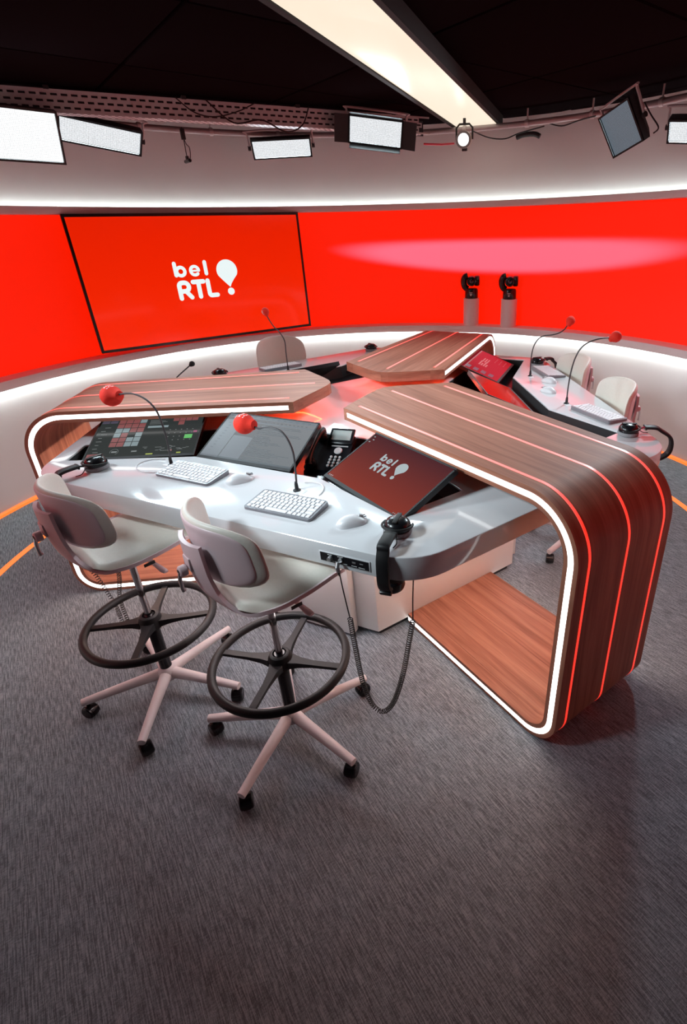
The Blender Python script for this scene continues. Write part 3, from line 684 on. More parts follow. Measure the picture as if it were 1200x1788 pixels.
mic('back', [(0.80, 1.2, 0.956), (0.775, 1.2, 1.0), (0.759, 1.2, 1.019), (0.693, 1.2, 1.062), (0.665, 1.2, 1.079)], ((0.648, 1.2, 1.089), (0.62, 1.2, 1.108)), 0.018, 'small black gooseneck microphone behind the left arch', mark=False, ring=False, foam='black_foam')
# thin clear cables beside the two front microphones
def cable(name, pts, r, m, label, cat='cable', n=6, group=None):
    return tag(MB().tube(catmull(pts, 6), r, n).build(name, m), label, cat, group)
cable('clear_cable', [seg_pt('front', -0.52 + 0.10 * cos(a) + 0.05, 1.10 + 0.07 * sin(a), ZD + 0.003) for a in [i * 0.5 for i in range(1, 10)]], 0.0022, 'clear_ring', 'thin clear cable curling behind the left keyboard')
cable('clear_cable', [seg_pt('front', 0.31 + 0.075 * cos(a), 1.08 + 0.085 * sin(a), ZD + 0.003) for a in [-2.2 + i * 0.45 for i in range(9)]], 0.0022, 'clear_ring', 'thin clear cable curling beside the right front microphone')

# ------------------------------------------------------------------ headphones
def helix(path, r, turns, rt=0.0021, n=5, per=8):
    P = catmull(path, 14); L = [0]
    for i in range(1, len(P)): L.append(L[-1] + (V(P[i]) - V(P[i - 1])).length)
    out = []; N = turns * per; j = 0
    nrm = None
    for q in range(N + 1):
        s = L[-1] * q / N
        while j < len(L) - 2 and L[j + 1] < s: j += 1
        f = (s - L[j]) / max(L[j + 1] - L[j], 1e-9); p = V(P[j]).lerp(V(P[j + 1]), f); t = (V(P[j + 1]) - V(P[j])).normalized()
        if nrm is None: nrm = t.orthogonal().normalized()
        nrm = (nrm - t * nrm.dot(t)).normalized(); b = t.cross(nrm); a = 2 * pi * q / per
        out.append(p + nrm * cos(a) * r + b * sin(a) * r)
    return MB().tube(out, rt, n)
def headphones(k, t, n, rz, edge, label, band=True, red=False, out=0.0):
    """ear cup flat on the desk, headband leading out along -y and over the desk edge at distance `edge`"""
    o = thing('headphones', label, 'headphones', seg_M(k, t, n, ZD, R(rz)), 'black headphones on the desk')
    MB().lathe([(0, 0.0008), (0.044, 0.0008), (0.049, 0.004), (0.050, 0.012), (0.048, 0.019), (0.030, 0.020), (0.0, 0.020)], 32).build('ear_pad', 'velour_grey', o)
    MB().lathe([(0.045, 0.019), (0.047, 0.029), (0.045, 0.038), (0.038, 0.049), (0.027, 0.055), (0.012, 0.0575), (0.0, 0.058)], 32).build('ear_cup', 'black_gloss', o)
    yk = [(0.052 * cos(R(a)), 0.052 * sin(R(a)), 0.033 + 0.006 * cos(R(a) + pi / 2)) for a in range(20, -201, -11)]
    MB().tube(yk, 0.0048, 8).build('yoke', 'black_rubber', o)
    MB().box((0, 0, 0.057), (0.016, 0.070, 0.006), bev=0.002).build('cup_bridge', 'black_rubber', o)
    if not band: return o
    e = edge
    path = [(0, -0.050, 0.030), (0, -0.068, 0.036), (0, -0.09, 0.040), (0, -e * 0.5 - 0.07, 0.037), (0, -e - 0.004 - out * 0.5, 0.022), (0, -e - 0.018 - out, -0.010), (0, -e - 0.022 - out * 1.15, -0.055), (0, -e - 0.020 - out, -0.100), (0, -e - 0.004 - out * 0.5, -0.128), (0, -e + 0.025, -0.140)]
    pts = catmull(path, 6); MB().tube(pts[:12], 0.0045, 8).build('slider', 'black_rubber' if not red else 'red_marker', o)
    b = MB(); nn = len(pts); vs = []; st_ = 8
    for i in range(st_, nn - 4):
        tg = (V(pts[min(i + 1, nn - 1)]) - V(pts[i - 1])).normalized(); nr = V((1, 0, 0)).cross(tg).normalized(); w_ = 0.022 if i > st_ + 1 else 0.025; th = 0.0085 if i > st_ + 1 else 0.011
        for kx in range(12):
            a = 2 * pi * kx / 12; ca, sa = cos(a), sin(a)
            vs.append(V(pts[i]) + V((1, 0, 0)) * w_ * abs(ca) ** 0.6 * (1 if ca > 0 else -1) + nr * th * abs(sa) ** 0.6 * (1 if sa > 0 else -1))
    m = nn - 4 - st_; fs = [(i * 12 + q, i * 12 + (q + 1) % 12, (i + 1) * 12 + (q + 1) % 12, (i + 1) * 12 + q) for i in range(m - 1) for q in range(12)] + [tuple(range(12)), tuple(range((m - 1) * 12, m * 12))]
    b.add(vs, fs).build('headband', 'black_rubber', o)
    MB().box((0, -e - 0.0, -0.138), (0.042, 0.03, 0.018), rot=Matrix.Rotation(0.4, 3, 'X'), bev=0.004).build('band_end', 'black_gloss', o)
    MB().lathe([(0, -0.006), (0.005, -0.006), (0.005, 0.0), (0, 0.0)], 12, Matrix.Translation((-0.006, -e - 0.030 - out * 1.1, -0.075)) @ Matrix.Rotation(pi / 2, 4, 'X')).build('rivet', 'silver', o)
    M2 = Matrix.Translation((0, -e + 0.055, -0.142))
    MB().lathe([(0, -0.02), (0.042, -0.02), (0.046, -0.008), (0.046, 0.012), (0.040, 0.020), (0, 0.020)], 24, M2).build('hanging_cup', 'black_gloss', o)
    cb = [(0.012, -0.052, 0.022), (0.02, -0.075, 0.006), (0.016, -0.10, 0.004)]
    MB().tube(catmull(cb, 5), 0.002, 6).build('cup_lead', 'black_rubber', o)
    return o
hp_l = headphones('front', -0.705, 1.215, -12, 0.152, 'black headphones hanging over the front left end of the desk')
hp_r = headphones('front', 0.795, 1.222, 8, 0.145, 'black headphones hanging over the front right end of the desk')
headphones('right', 0.715, 1.265, 14, 0.110, 'black headphones beside the far keyboard of the right desk', red=True, out=0.04)
headphones('right', -0.725, 1.262, -12, 0.118, 'black headphones hanging off the right desk behind the near arch', red=True, out=0.065)
headphones('back', 0.46, 1.27, 0, 0.1, 'black headphones on the far desk below the television', band=False)
headphones('back', -0.813, 1.27, 0, 0.1, 'black headphones on the far desk beside the farthest arch', band=False)
# coiled leads of the two front headphones
cr = thing('coiled_cable', 'black coiled headphone cable looping from the socket panel', 'cable', seg_M('front', 0, 0, 0))
F = lambda t, n, z: (t, -n, z)
straight1 = [F(0.655, 1.392, 0.868), F(0.660, 1.39, 0.80), F(0.668, 1.388, 0.72), F(0.673, 1.385, 0.665)]
coil = [F(0.673, 1.385, 0.665), F(0.677, 1.38, 0.54), F(0.688, 1.375, 0.37), F(0.709, 1.37, 0.262), F(0.738, 1.365, 0.214), F(0.772, 1.36, 0.218), F(0.812, 1.355, 0.29), F(0.850, 1.345, 0.436), F(0.872, 1.33, 0.58), F(0.886, 1.32, 0.672)]
straight2 = [F(0.886, 1.32, 0.672), F(0.884, 1.31, 0.76), F(0.886, 1.30, 0.853)]
helix(coil, 0.0088, 100, 0.0020).build('coil', 'black_rubber', cr)
MB().tube(catmull(straight1, 5), 0.0024, 6).build('lead', 'black_rubber', cr); MB().tube(catmull(straight2, 5), 0.0024, 6).build('lead', 'black_rubber', cr)
MB().tube([F(0.650, 1.386, 0.897), F(0.652, 1.396, 0.885), F(0.654, 1.394, 0.868)], [0.0075, 0.0075, 0.0075], 12).build('plug', 'silver', cr)
MB().tube([F(0.654, 1.394, 0.868), F(0.655, 1.392, 0.850)], [0.006, 0.003], 10).build('strain_relief', 'black_rubber', cr)
cl = thing('coiled_cable', 'black coiled headphone cable hanging behind the left stool', 'cable', seg_M('front', 0, 0, 0))
helix([F(-0.96, 1.30, 0.48), F(-0.912, 1.28, 0.37), F(-0.885, 1.27, 0.265), F(-0.857, 1.265, 0.16), F(-0.862, 1.26, 0.07), F(-0.835, 1.26, 0.035), F(-0.812, 1.26, 0.07), F(-0.815, 1.26, 0.16), F(-0.80, 1.26, 0.25), F(-0.745, 1.26, 0.40), F(-0.74, 1.27, 0.56), F(-0.74, 1.28, 0.70)], 0.0090, 85, 0.0020).build('coil', 'black_rubber', cl)
MB().tube([F(-0.96, 1.30, 0.48), F(-0.965, 1.31, 0.70), F(-0.96, 1.31, 0.855)], 0.0024, 6).build('lead', 'black_rubber', cl)
MB().tube([F(-0.74, 1.28, 0.70), F(-0.74, 1.29, 0.855)], 0.0024, 6).build('lead', 'black_rubber', cl)

# ------------------------------------------------------------------ socket panel in the desk edge
def io_panel(k, tc, label):
    o = thing('socket_panel', label, 'socket panel', seg_M(k, tc, 1.370, 0.900))
    b = MB(); b.box((0, -0.0015, 0), (0.196, 0.003, 0.040), bev=0.001); b.build('frame', 'desk_white', o)
    MB().box((0, -0.0032, 0), (0.186, 0.002, 0.033)).build('face_plate', 'black_gloss', o)
    X = Matrix.Rotation(pi / 2, 4, 'X')
    MB().lathe([(0, 0.0), (0.009, 0.0), (0.009, 0.003), (0.0075, 0.014), (0.0, 0.014)], 20, Matrix.Translation((-0.052, -0.004, 0.001)) @ X).build('volume_knob', 'silver', o)
    MB().lathe([(0, 0.0), (0.008, 0.0), (0.008, 0.006), (0.0045, 0.006), (0.0, 0.004)], 20, Matrix.Translation((-0.012, -0.004, 0.002)) @ X).build('jack_socket', 'silver', o)
    MB().box((0.038, -0.0045, 0.003), (0.013, 0.001, 0.006)).build('usb_socket', 'silver', o)
    MB().box((0.066, -0.0045, 0.004), (0.013, 0.001, 0.003)).build('usb_socket', 'grey_plastic', o)
    b = MB()
    for x, z, w_ in ((-0.052, 0.0125, 0.02), (-0.012, 0.0125, 0.022), (-0.030, -0.011, 0.03), (0.005, -0.012, 0.02), (0.040, -0.011, 0.022), (0.068, -0.012, 0.024)):
        for i in range(int(w_ / 0.003)): b.box((x - w_ / 2 + i * 0.003, -0.0044, z), (0.0018, 0.0004, 0.0022))
    b.build('panel_print', 'print_white', o, smooth=0)
io_panel('front', 0.667, 'black socket panel with a knob in the front desk edge')

# ------------------------------------------------------------------ telephone
Mp = seg_M('front', 0.145, 0.615, 0.880) @ Matrix.Rotation(R(10), 4, 'Z')
ph = thing('desk_telephone', 'black desk telephone between two screens', 'telephone', Mp)
Tl = Matrix.Rotation(R(24.5), 4, 'X')
def tl(x, y, z): return Tl @ V((x, y, z)) + V((0, -0.02, 0.035))
b = MB(); b.prism(round_poly([(-0.10, -0.115), (0.10, -0.115), (0.10, 0.115), (-0.10, 0.115)], 0.012, 4), -0.012, 0.012); b.v = [tl(*p) for p in b.v]; b.build('body', 'black_gloss', ph)
MB().box((0, 0.07, 0.027), (0.17, 0.05, 0.086), bev=0.006).build('stand', 'black_matte', ph)
b = MB(); b.box((0.035, 0.095, 0.026), (0.125, 0.085, 0.014), rot=Matrix.Rotation(R(14), 3, 'X'), bev=0.004); b.v = [tl(*p) for p in b.v]; b.build('display_hood', 'black_gloss', ph)
b = MB(); b.box((0.035, 0.096, 0.0335), (0.098, 0.054, 0.001), rot=Matrix.Rotation(R(14), 3, 'X')); b.v = [tl(*p) for p in b.v]; b.build('display', 'lcd_green_grey', ph)
b = MB(); b.box((0.038, 0.041, 0.013), (0.085, 0.005, 0.003)); b.v = [tl(*p) for p in b.v]; b.build('function_bar', 'button_grey', ph)
b = MB(); b.lathe([(0, 0.016), (0.019, 0.016), (0.021, 0.012)], 24, Matrix.Translation((0.038, 0.012, 0))); b.v = [tl(*p) for p in b.v]; b.build('navigation_pad', 'button_grey', ph)
for i in range(4):
    for j in range(3):
        b = MB(); b.lathe([(0, 0.0165), (0.0062, 0.0165), (0.0075, 0.012)], 12, Matrix.Translation((0.016 + j * 0.022, -0.030 - i * 0.0185, 0))); b.v = [tl(*p) for p in b.v]; b.build('number_key', 'button_grey', ph)
hs = catmull([(-0.068, -0.10, 0.035), (-0.068, -0.085, 0.046), (-0.070, -0.04, 0.050), (-0.070, 0.03, 0.052), (-0.068, 0.085, 0.050), (-0.068, 0.112, 0.034)], 5)
b = MB(); b.tube([tl(*p) for p in hs], [0.012 + 0.012 * abs(2 * i / (len(hs) - 1) - 1) ** 2 for i in range(len(hs))], 14, flat=0.8); b.build('handset', 'black_rubber', ph)
for y in (-0.085, 0.088):
    b = MB(); b.lathe([(0, 0.013), (0.024, 0.013), (0.026, 0.03), (0.020, 0.045), (0, 0.047)], 18, Matrix.Translation((-0.068, y, 0))); b.v = [tl(*p) for p in b.v]; b.build('handset_cup', 'black_rubber', ph)
helix([tl(-0.07, -0.11, 0.02), tl(-0.085, -0.125, 0.01), tl(-0.080, -0.145, 0.0), tl(-0.06, -0.15, -0.006), tl(-0.05, -0.125, -0.010)], 0.0055, 26, 0.0017).build('handset_cord', 'black_rubber', ph)

# ------------------------------------------------------------------ stools
def make_stool():
    o = thing('studio_stool', 'stool', 'stool', TR(0, 0, 0), 'white stools around the desk')
    prof = catmull([(0.232, 0.752, 0.135), (0.222, 0.778, 0.180), (0.165, 0.797, 0.207), (0.06, 0.790, 0.217), (-0.05, 0.784, 0.213), (-0.125, 0.790, 0.190), (-0.175, 0.812, 0.150), (-0.206, 0.856, 0.105), (-0.222, 0.93, 0.083), (-0.228, 1.0, 0.081), (-0.229, 1.052, 0.076)], 4)
    nv = 15
    def sh(i, j):
        x, z, hw = prof[i]; w = -1 + 2 * j / (nv - 1); seat = 1 if x > -0.1 else max(0, 1 - (-0.1 - x) / 0.09)
        back = 1 - seat
        return (x + 0.02 * back * w * w, w * hw, z + seat * (0.020 * w ** 4 + 0.004 * w * w))
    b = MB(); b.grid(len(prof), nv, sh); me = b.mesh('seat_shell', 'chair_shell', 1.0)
    bm = bmesh.new(); bm.from_mesh(me); bmesh.ops.solidify(bm, geom=bm.faces[:], thickness=0.013); bmesh.ops.recalc_face_normals(bm, faces=bm.faces[:]); bm.to_mesh(me); bm.free()
    for p in me.polygons: p.use_smooth = True
    me.set_sharp_from_angle(angle=0.9)
    s = bpy.data.objects.new('seat_shell', me); COL.objects.link(s); s.parent = o
    # cushion
    pc = catmull([(0.222, 0.776, 0.165), (0.215, 0.793, 0.178), (0.165, 0.803, 0.200), (0.06, 0.797, 0.208), (-0.05, 0.791, 0.204), (-0.120, 0.797, 0.182), (-0.158, 0.812, 0.150)], 4); nc = len(pc); nw = 17
    def cu(i, j):
        x, z, hw = pc[i]; w = -1 + 2 * j / (nw - 1); e = min(1, i / 3, (nc - 1 - i) / 3); e = 1 - (1 - e) ** 2
        return (x, w * hw, z + 0.019 * w ** 4 + 0.004 + 0.030 * e * (1 - abs(w) ** 7))
    def cl_(i, j):
        p = cu(i, j); x, z, hw = pc[i]; w = -1 + 2 * j / (nw - 1); return (p[0], p[1], z + 0.019 * w ** 4 + 0.001)
    b = MB(); b.grid(nc, nw, cu); b.grid(nc, nw, cl_); b.build('cushion', 'chair_leather', o, smooth=1.0)
    # backrest pad
    def pad(sc, off0, thick, edge, zc=1.005, hh=0.110, hw=0.212):
        nr, nth = 11, 56; b = MB(); out = []
        def pt(r, th, side):
            c, s_ = cos(th), sin(th); n_ = 4.0; k = (abs(c) ** n_ + abs(s_) ** n_) ** (-1 / n_); a, bb = r * k * c * sc, r * k * s_ * sc
            y = hw * a * (1 - 0.05 * bb); z = zc + hh * bb + 0.012 * (1 - a * a) * (bb > 0) * bb
            x = -0.178 + 0.105 * a * a - 0.018 * bb * bb * 0 - 0.012 * bb + off0
            t = thick * (1 - r ** edge) ** 0.5 if r < 1 else 0
            return (x + (t if side else -t), y, z)
        rs = [0, .2, .4, .6, .75, .86, .93, .965, .985, .996, 1.0]
        for side in (0, 1): b.grid(nth, nr, lambda i, j: pt(rs[j], 2 * pi * i / nth, side), closeu=True)
        return b
    bk = pad(1.0, 0, 0.0165, 8).build('backrest', 'chair_leather', o, smooth=1.0, merge=1e-5)
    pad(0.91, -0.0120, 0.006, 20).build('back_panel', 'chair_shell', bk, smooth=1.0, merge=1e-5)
    # clamp between post and pad, with knob and lever
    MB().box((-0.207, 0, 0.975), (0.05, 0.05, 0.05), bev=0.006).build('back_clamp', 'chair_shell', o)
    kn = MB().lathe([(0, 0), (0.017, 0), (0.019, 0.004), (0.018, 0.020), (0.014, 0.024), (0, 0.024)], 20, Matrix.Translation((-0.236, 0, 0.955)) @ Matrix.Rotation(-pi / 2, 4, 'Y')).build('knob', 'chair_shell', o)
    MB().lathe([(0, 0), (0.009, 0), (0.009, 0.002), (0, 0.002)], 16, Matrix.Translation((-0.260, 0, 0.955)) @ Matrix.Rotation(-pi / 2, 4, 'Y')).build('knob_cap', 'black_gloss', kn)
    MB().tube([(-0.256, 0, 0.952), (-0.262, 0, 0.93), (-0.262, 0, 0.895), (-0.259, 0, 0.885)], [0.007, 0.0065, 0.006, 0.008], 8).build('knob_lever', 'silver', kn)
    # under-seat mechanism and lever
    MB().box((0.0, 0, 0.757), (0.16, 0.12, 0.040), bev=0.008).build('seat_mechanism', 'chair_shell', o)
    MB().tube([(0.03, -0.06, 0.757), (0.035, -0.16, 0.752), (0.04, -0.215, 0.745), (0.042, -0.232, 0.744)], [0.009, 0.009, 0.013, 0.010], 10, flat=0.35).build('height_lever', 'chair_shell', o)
    MB().box((0.0, -0.2185, 0.7985), (0.040, 0.003, 0.013), bev=0.001).build('maker_tag', 'black_matte', o)
    # column
    MB().lathe([(0.0135, 0.44), (0.0135, 0.745)], 20).build('gas_rod', 'chrome', o)
    MB().lathe([(0.028, 0.115), (0.0245, 0.14), (0.0245, 0.43), (0.020, 0.442), (0.0, 0.442)], 24).build('column_sleeve', 'black_gloss', o)
    # foot ring
    zr = 0.41; fr = bpy.data.objects.new('foot_ring', MB().tube([(0.252 * cos(2 * pi * i / 64), 0.252 * sin(2 * pi * i / 64), zr) for i in range(65)], 0.0165, 12, cap=False).mesh('foot_ring', 'black_rubber', 1.0)); COL.objects.link(fr); fr.parent = o
    MB().lathe([(0.026, zr - 0.035), (0.044, zr - 0.03), (0.046, zr + 0.012), (0.038, zr + 0.030), (0.030, zr + 0.034), (0.026, zr + 0.034)], 24).build('ring_hub', 'black_rubber', fr)
    for i in range(4):
        a = R(90 * i + 45); d = V((cos(a), sin(a), 0)); q = V((-sin(a), cos(a), 0)); vs = []
        for rr, hw, h0, h1 in ((0.040, 0.026, -0.022, 0.010), (0.075, 0.017, -0.018, 0.006), (0.13, 0.0125, -0.013, 0.002), (0.245, 0.0125, -0.009, 0.003)):
            for sx, hz in ((-1, h0), (1, h0), (1, h1), (-1, h1)): vs.append(d * rr + q * sx * hw + V((0, 0, zr + hz)))
        MB().add(vs, [(i2 * 4 + k, i2 * 4 + (k + 1) % 4, (i2 + 1) * 4 + (k + 1) % 4, (i2 + 1) * 4 + k) for i2 in range(3) for k in range(4)] + [(0, 1, 2, 3), (15, 14, 13, 12)]).build('spoke', 'black_rubber', fr, smooth=0.5)
    # five-star base
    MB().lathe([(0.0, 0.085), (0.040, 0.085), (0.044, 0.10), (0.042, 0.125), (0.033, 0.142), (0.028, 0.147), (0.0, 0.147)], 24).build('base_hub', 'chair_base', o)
    for i in range(5):
        a = 2 * pi * i / 5; d = V((cos(a), sin(a), 0))
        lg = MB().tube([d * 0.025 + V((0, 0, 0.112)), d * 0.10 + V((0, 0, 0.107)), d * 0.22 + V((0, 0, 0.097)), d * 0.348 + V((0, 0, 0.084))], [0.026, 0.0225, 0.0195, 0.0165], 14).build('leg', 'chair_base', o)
        b = MB(); c = d * 0.33; sw = a + 0.9 + i * 1.3; ax = V((cos(sw), sin(sw), 0)); Mr = Matrix.Translation(c + V((0, 0, 0.029))) @ ax.to_track_quat('Z', 'Y').to_matrix().to_4x4()
        for z0 in (-0.024, 0.006): b.lathe([(0, z0), (0.024, z0), (0.029, z0 + 0.004), (0.029, z0 + 0.014), (0.024, z0 + 0.018), (0, z0 + 0.018)], 20, Mr)
        b.lathe([(0.030, -0.012), (0.031, -0.012), (0.031, 0.012), (0.030, 0.012)], 20, Mr)
        b.tube([c + V((0, 0, 0.04)), c + V((0, 0, 0.080))], 0.0075, 10)
        b.build('caster', 'black_gloss', o)
    return o
stool0 = make_stool()
def place_stool(x, y, face, base, ring, label, first=False, drop=0.0):
    """face: direction the sitter looks; base / ring: rotation of the star base and the foot ring"""
    o = stool0 if first else dup(stool0)
    o.matrix_world = TR(x, y, 0, R(face)); o['label'] = label
    for c in o.children:
        nm = c.name.split('.')[0]
        if nm in ('leg', 'caster'): c.matrix_local = Matrix.Rotation(R(base - face), 4, 'Z')
        elif nm not in ('foot_ring', 'base_hub', 'column_sleeve'): c.matrix_local = Matrix.Translation((0, 0, -drop))
        elif nm == 'foot_ring': c.matrix_local = Matrix.Rotation(R(ring - face - 45), 4, 'Z')
    return o
place_stool(-0.86, -1.22, 49, 204, 10, 'white stool in front of the tiled touch screen at the left', True)
place_stool(-0.245, -1.465, 43, 179, -11, 'white stool in the foreground with its foot ring fully in view')
def sp2(k, t, n): p = seg_pt(k, t, n); return p.x, p.y
place_stool(*sp2('right', -0.22, 1.325), SEG['right'] + 180 - 3, 150, 20, 'white stool at the right desk behind the near arch', drop=0.05)
place_stool(*sp2('right', 0.42, 1.325), SEG['right'] + 180 + 3, 120, 0, 'white stool at the far seat of the right desk', drop=0.05)
place_stool(*sp2('back', -0.10, 1.385), SEG['back'] + 180 + 5, 100, 30, 'pale stool at the far desk below the television')

# ------------------------------------------------------------------ robotic cameras on the ledge
def ptz(x, y, label):
    d = V((x - RC[0], y - RC[1])).normalized(); face = atan2(-2.95 - y, 0.2 - x)
    col = tag(MB().lathe([(0, 0), (0.080, 0), (0.080, 0.262), (0.078, 0.266), (0, 0.266)], 40).build('camera_plinth', 'ptz_white', None, TR(x, y, 0.948)), 'white cylinder plinth under the ' + label[1], 'plinth', 'camera plinths on the ledge')
    o = thing('robotic_camera', label[0], 'camera', TR(x, y, 1.214, face), 'robotic cameras on the ledge')
    MB().lathe([(0, 0), (0.064, 0), (0.067, 0.006), (0.065, 0.075), (0.060, 0.092), (0.050, 0.096), (0, 0.096)], 36).build('base', 'ptz_black', o)
    b = MB()
    for i, w_ in enumerate((0.030, 0.022, 0.016)): b.box((0.0655, -0.004, 0.058 - i * 0.013), (0.003, w_, 0.004 if i < 2 else 0.008))
    b.build('status_text', 'print_white', o)
    # side arm on the sitter's right of the lens, curling over the top
    arm = catmull([(0, -0.040, 0.088), (0, -0.064, 0.105), (0, -0.078, 0.135), (0, -0.080, 0.175), (0, -0.066, 0.205), (0, -0.040, 0.214)], 5)
    MB().tube(arm, [0.034] * len(arm), 14, flat=0.9).build('arm', 'ptz_black', o)
    H = Matrix.Translation((0.02, 0.0, 0.165)) @ Matrix.Rotation(pi / 2, 4, 'Y')
    MB().lathe([(0, -0.075), (0.036, -0.075), (0.048, -0.060), (0.049, 0.010), (0.043, 0.030), (0.036, 0.034), (0, 0.034)], 32, H).build('head', 'ptz_black', o)
    MB().lathe([(0.026, 0.030), (0.034, 0.034), (0.034, 0.046), (0.029, 0.046), (0.026, 0.038)], 32, H).build('lens_ring', 'black_gloss', o)
    MB().lathe([(0, 0.040), (0.018, 0.038), (0.027, 0.034)], 24, H).build('lens', 'lens_glass', o)
    MB().lathe([(0, 0), (0.045, 0), (0.050, 0.012), (0.050, 0.040), (0.042, 0.050), (0, 0.050)], 28, Matrix.Translation((-0.01, 0.030, 0.165)) @ Matrix.Rotation(-pi / 2, 4, 'X')).build('motor_drum', 'ptz_black', o)
ptz(0.865, 2.68, ('black robotic camera on a white plinth, left of the pair', 'left robotic camera'))
ptz(1.233, 2.535, ('black robotic camera on a white plinth, right of the pair', 'right robotic camera'))

# ------------------------------------------------------------------ lighting rig
def arc_pts(r, z, a0, a1, n=60): return [(RC[0] + r * cos(R(a0 + (a1 - a0) * i / n)), RC[1] + r * sin(R(a0 + (a1 - a0) * i / n)), z) for i in range(n + 1)]
rig = thing('lighting_rail', 'curved grey rail below the ceiling carrying the lamps', 'rail', TR(RC[0], RC[1], 2.62))
rel = lambda pts: [(p[0] - RC[0], p[1] - RC[1], p[2] - 2.62) for p in pts]
MB().tube(rel(arc_pts(2.62, 2.625, -28, 235, 140)), 0.022, 12).build('tube', 'pipe_grey', rig)
for a in range(-24, 234, 12):
    x, y = 2.62 * cos(R(a)), 2.62 * sin(R(a))
    MB().tube([(x, y, 0.0), (x, y, 0.108)], 0.007, 8).build('hanger', 'steel', rig)
    MB().lathe([(0.0225, -0.014), (0.029, -0.014), (0.029, 0.014), (0.0225, 0.014)], 14, Matrix.Translation((x, y, 0.005)) @ Matrix.Rotation(R(a), 4, 'Z') @ Matrix.Rotation(pi / 2, 4, 'X')).build('hanger_clip', 'steel', rig)
# perforated cable tray
q0, q1 = V((-2.40, 0.83)), V((0.45, 2.36)); tl_len = (q1 - q0).length; ta = atan2(q1.y - q0.y, q1.x - q0.x)
tray = thing('cable_tray', 'perforated metal cable tray running under the black ceiling', 'cable tray', TR(q0.x, q0.y, 2.585, ta))
def perforated(L, rows, hrow, pitch, sw, sh, f):
    b = MB(); n = int(L / pitch)
    for r_ in range(rows):
        off = (pitch / 2) * (r_ % 2)
        for i in range(n):
            x0, x1 = i * pitch, (i + 1) * pitch; xa, xb = x0 + (pitch - sw) / 2, x1 - (pitch - sw) / 2; z0, z1 = r_ * hrow, (r_ + 1) * hrow; za, zb = z0 + (hrow - sh) / 2, z1 - (hrow - sh) / 2
            P = [(x0, z0), (x1, z0), (x1, z1), (x0, z1), (xa, za), (xb, za), (xb, zb), (xa, zb)]
            b.add([f(p[0] + off, p[1]) for p in P], [(0, 1, 5, 4), (1, 2, 6, 5), (2, 3, 7, 6), (3, 0, 4, 7)])
    return b
perforated(tl_len - 0.06, 3, 0.034, 0.056, 0.036, 0.012, lambda x, z: (x, 0.0, 0.010 + z)).build('side_flange', 'steel', tray, smooth=0)
perforated(tl_len - 0.06, 3, 0.034, 0.040, 0.020, 0.012, lambda x, z: (x, 0.002 + z, 0.0)).build('bottom_plate', 'steel', tray, smooth=0)
MB().box((tl_len / 2, 0.106, 0.055), (tl_len, 0.003, 0.11)).build('rear_flange', 'black_matte', tray)
for zz in (0.005, 0.116): MB().box((tl_len / 2, 0.0, zz), (tl_len, 0.004, 0.012)).build('flange_lip', 'steel', tray)
for x in (0.5, 1.3, 2.1, 2.9): MB().box((x, 0.05, 0.128), (0.03, 0.13, 0.02)).build('tray_hanger', 'black_matte', tray)

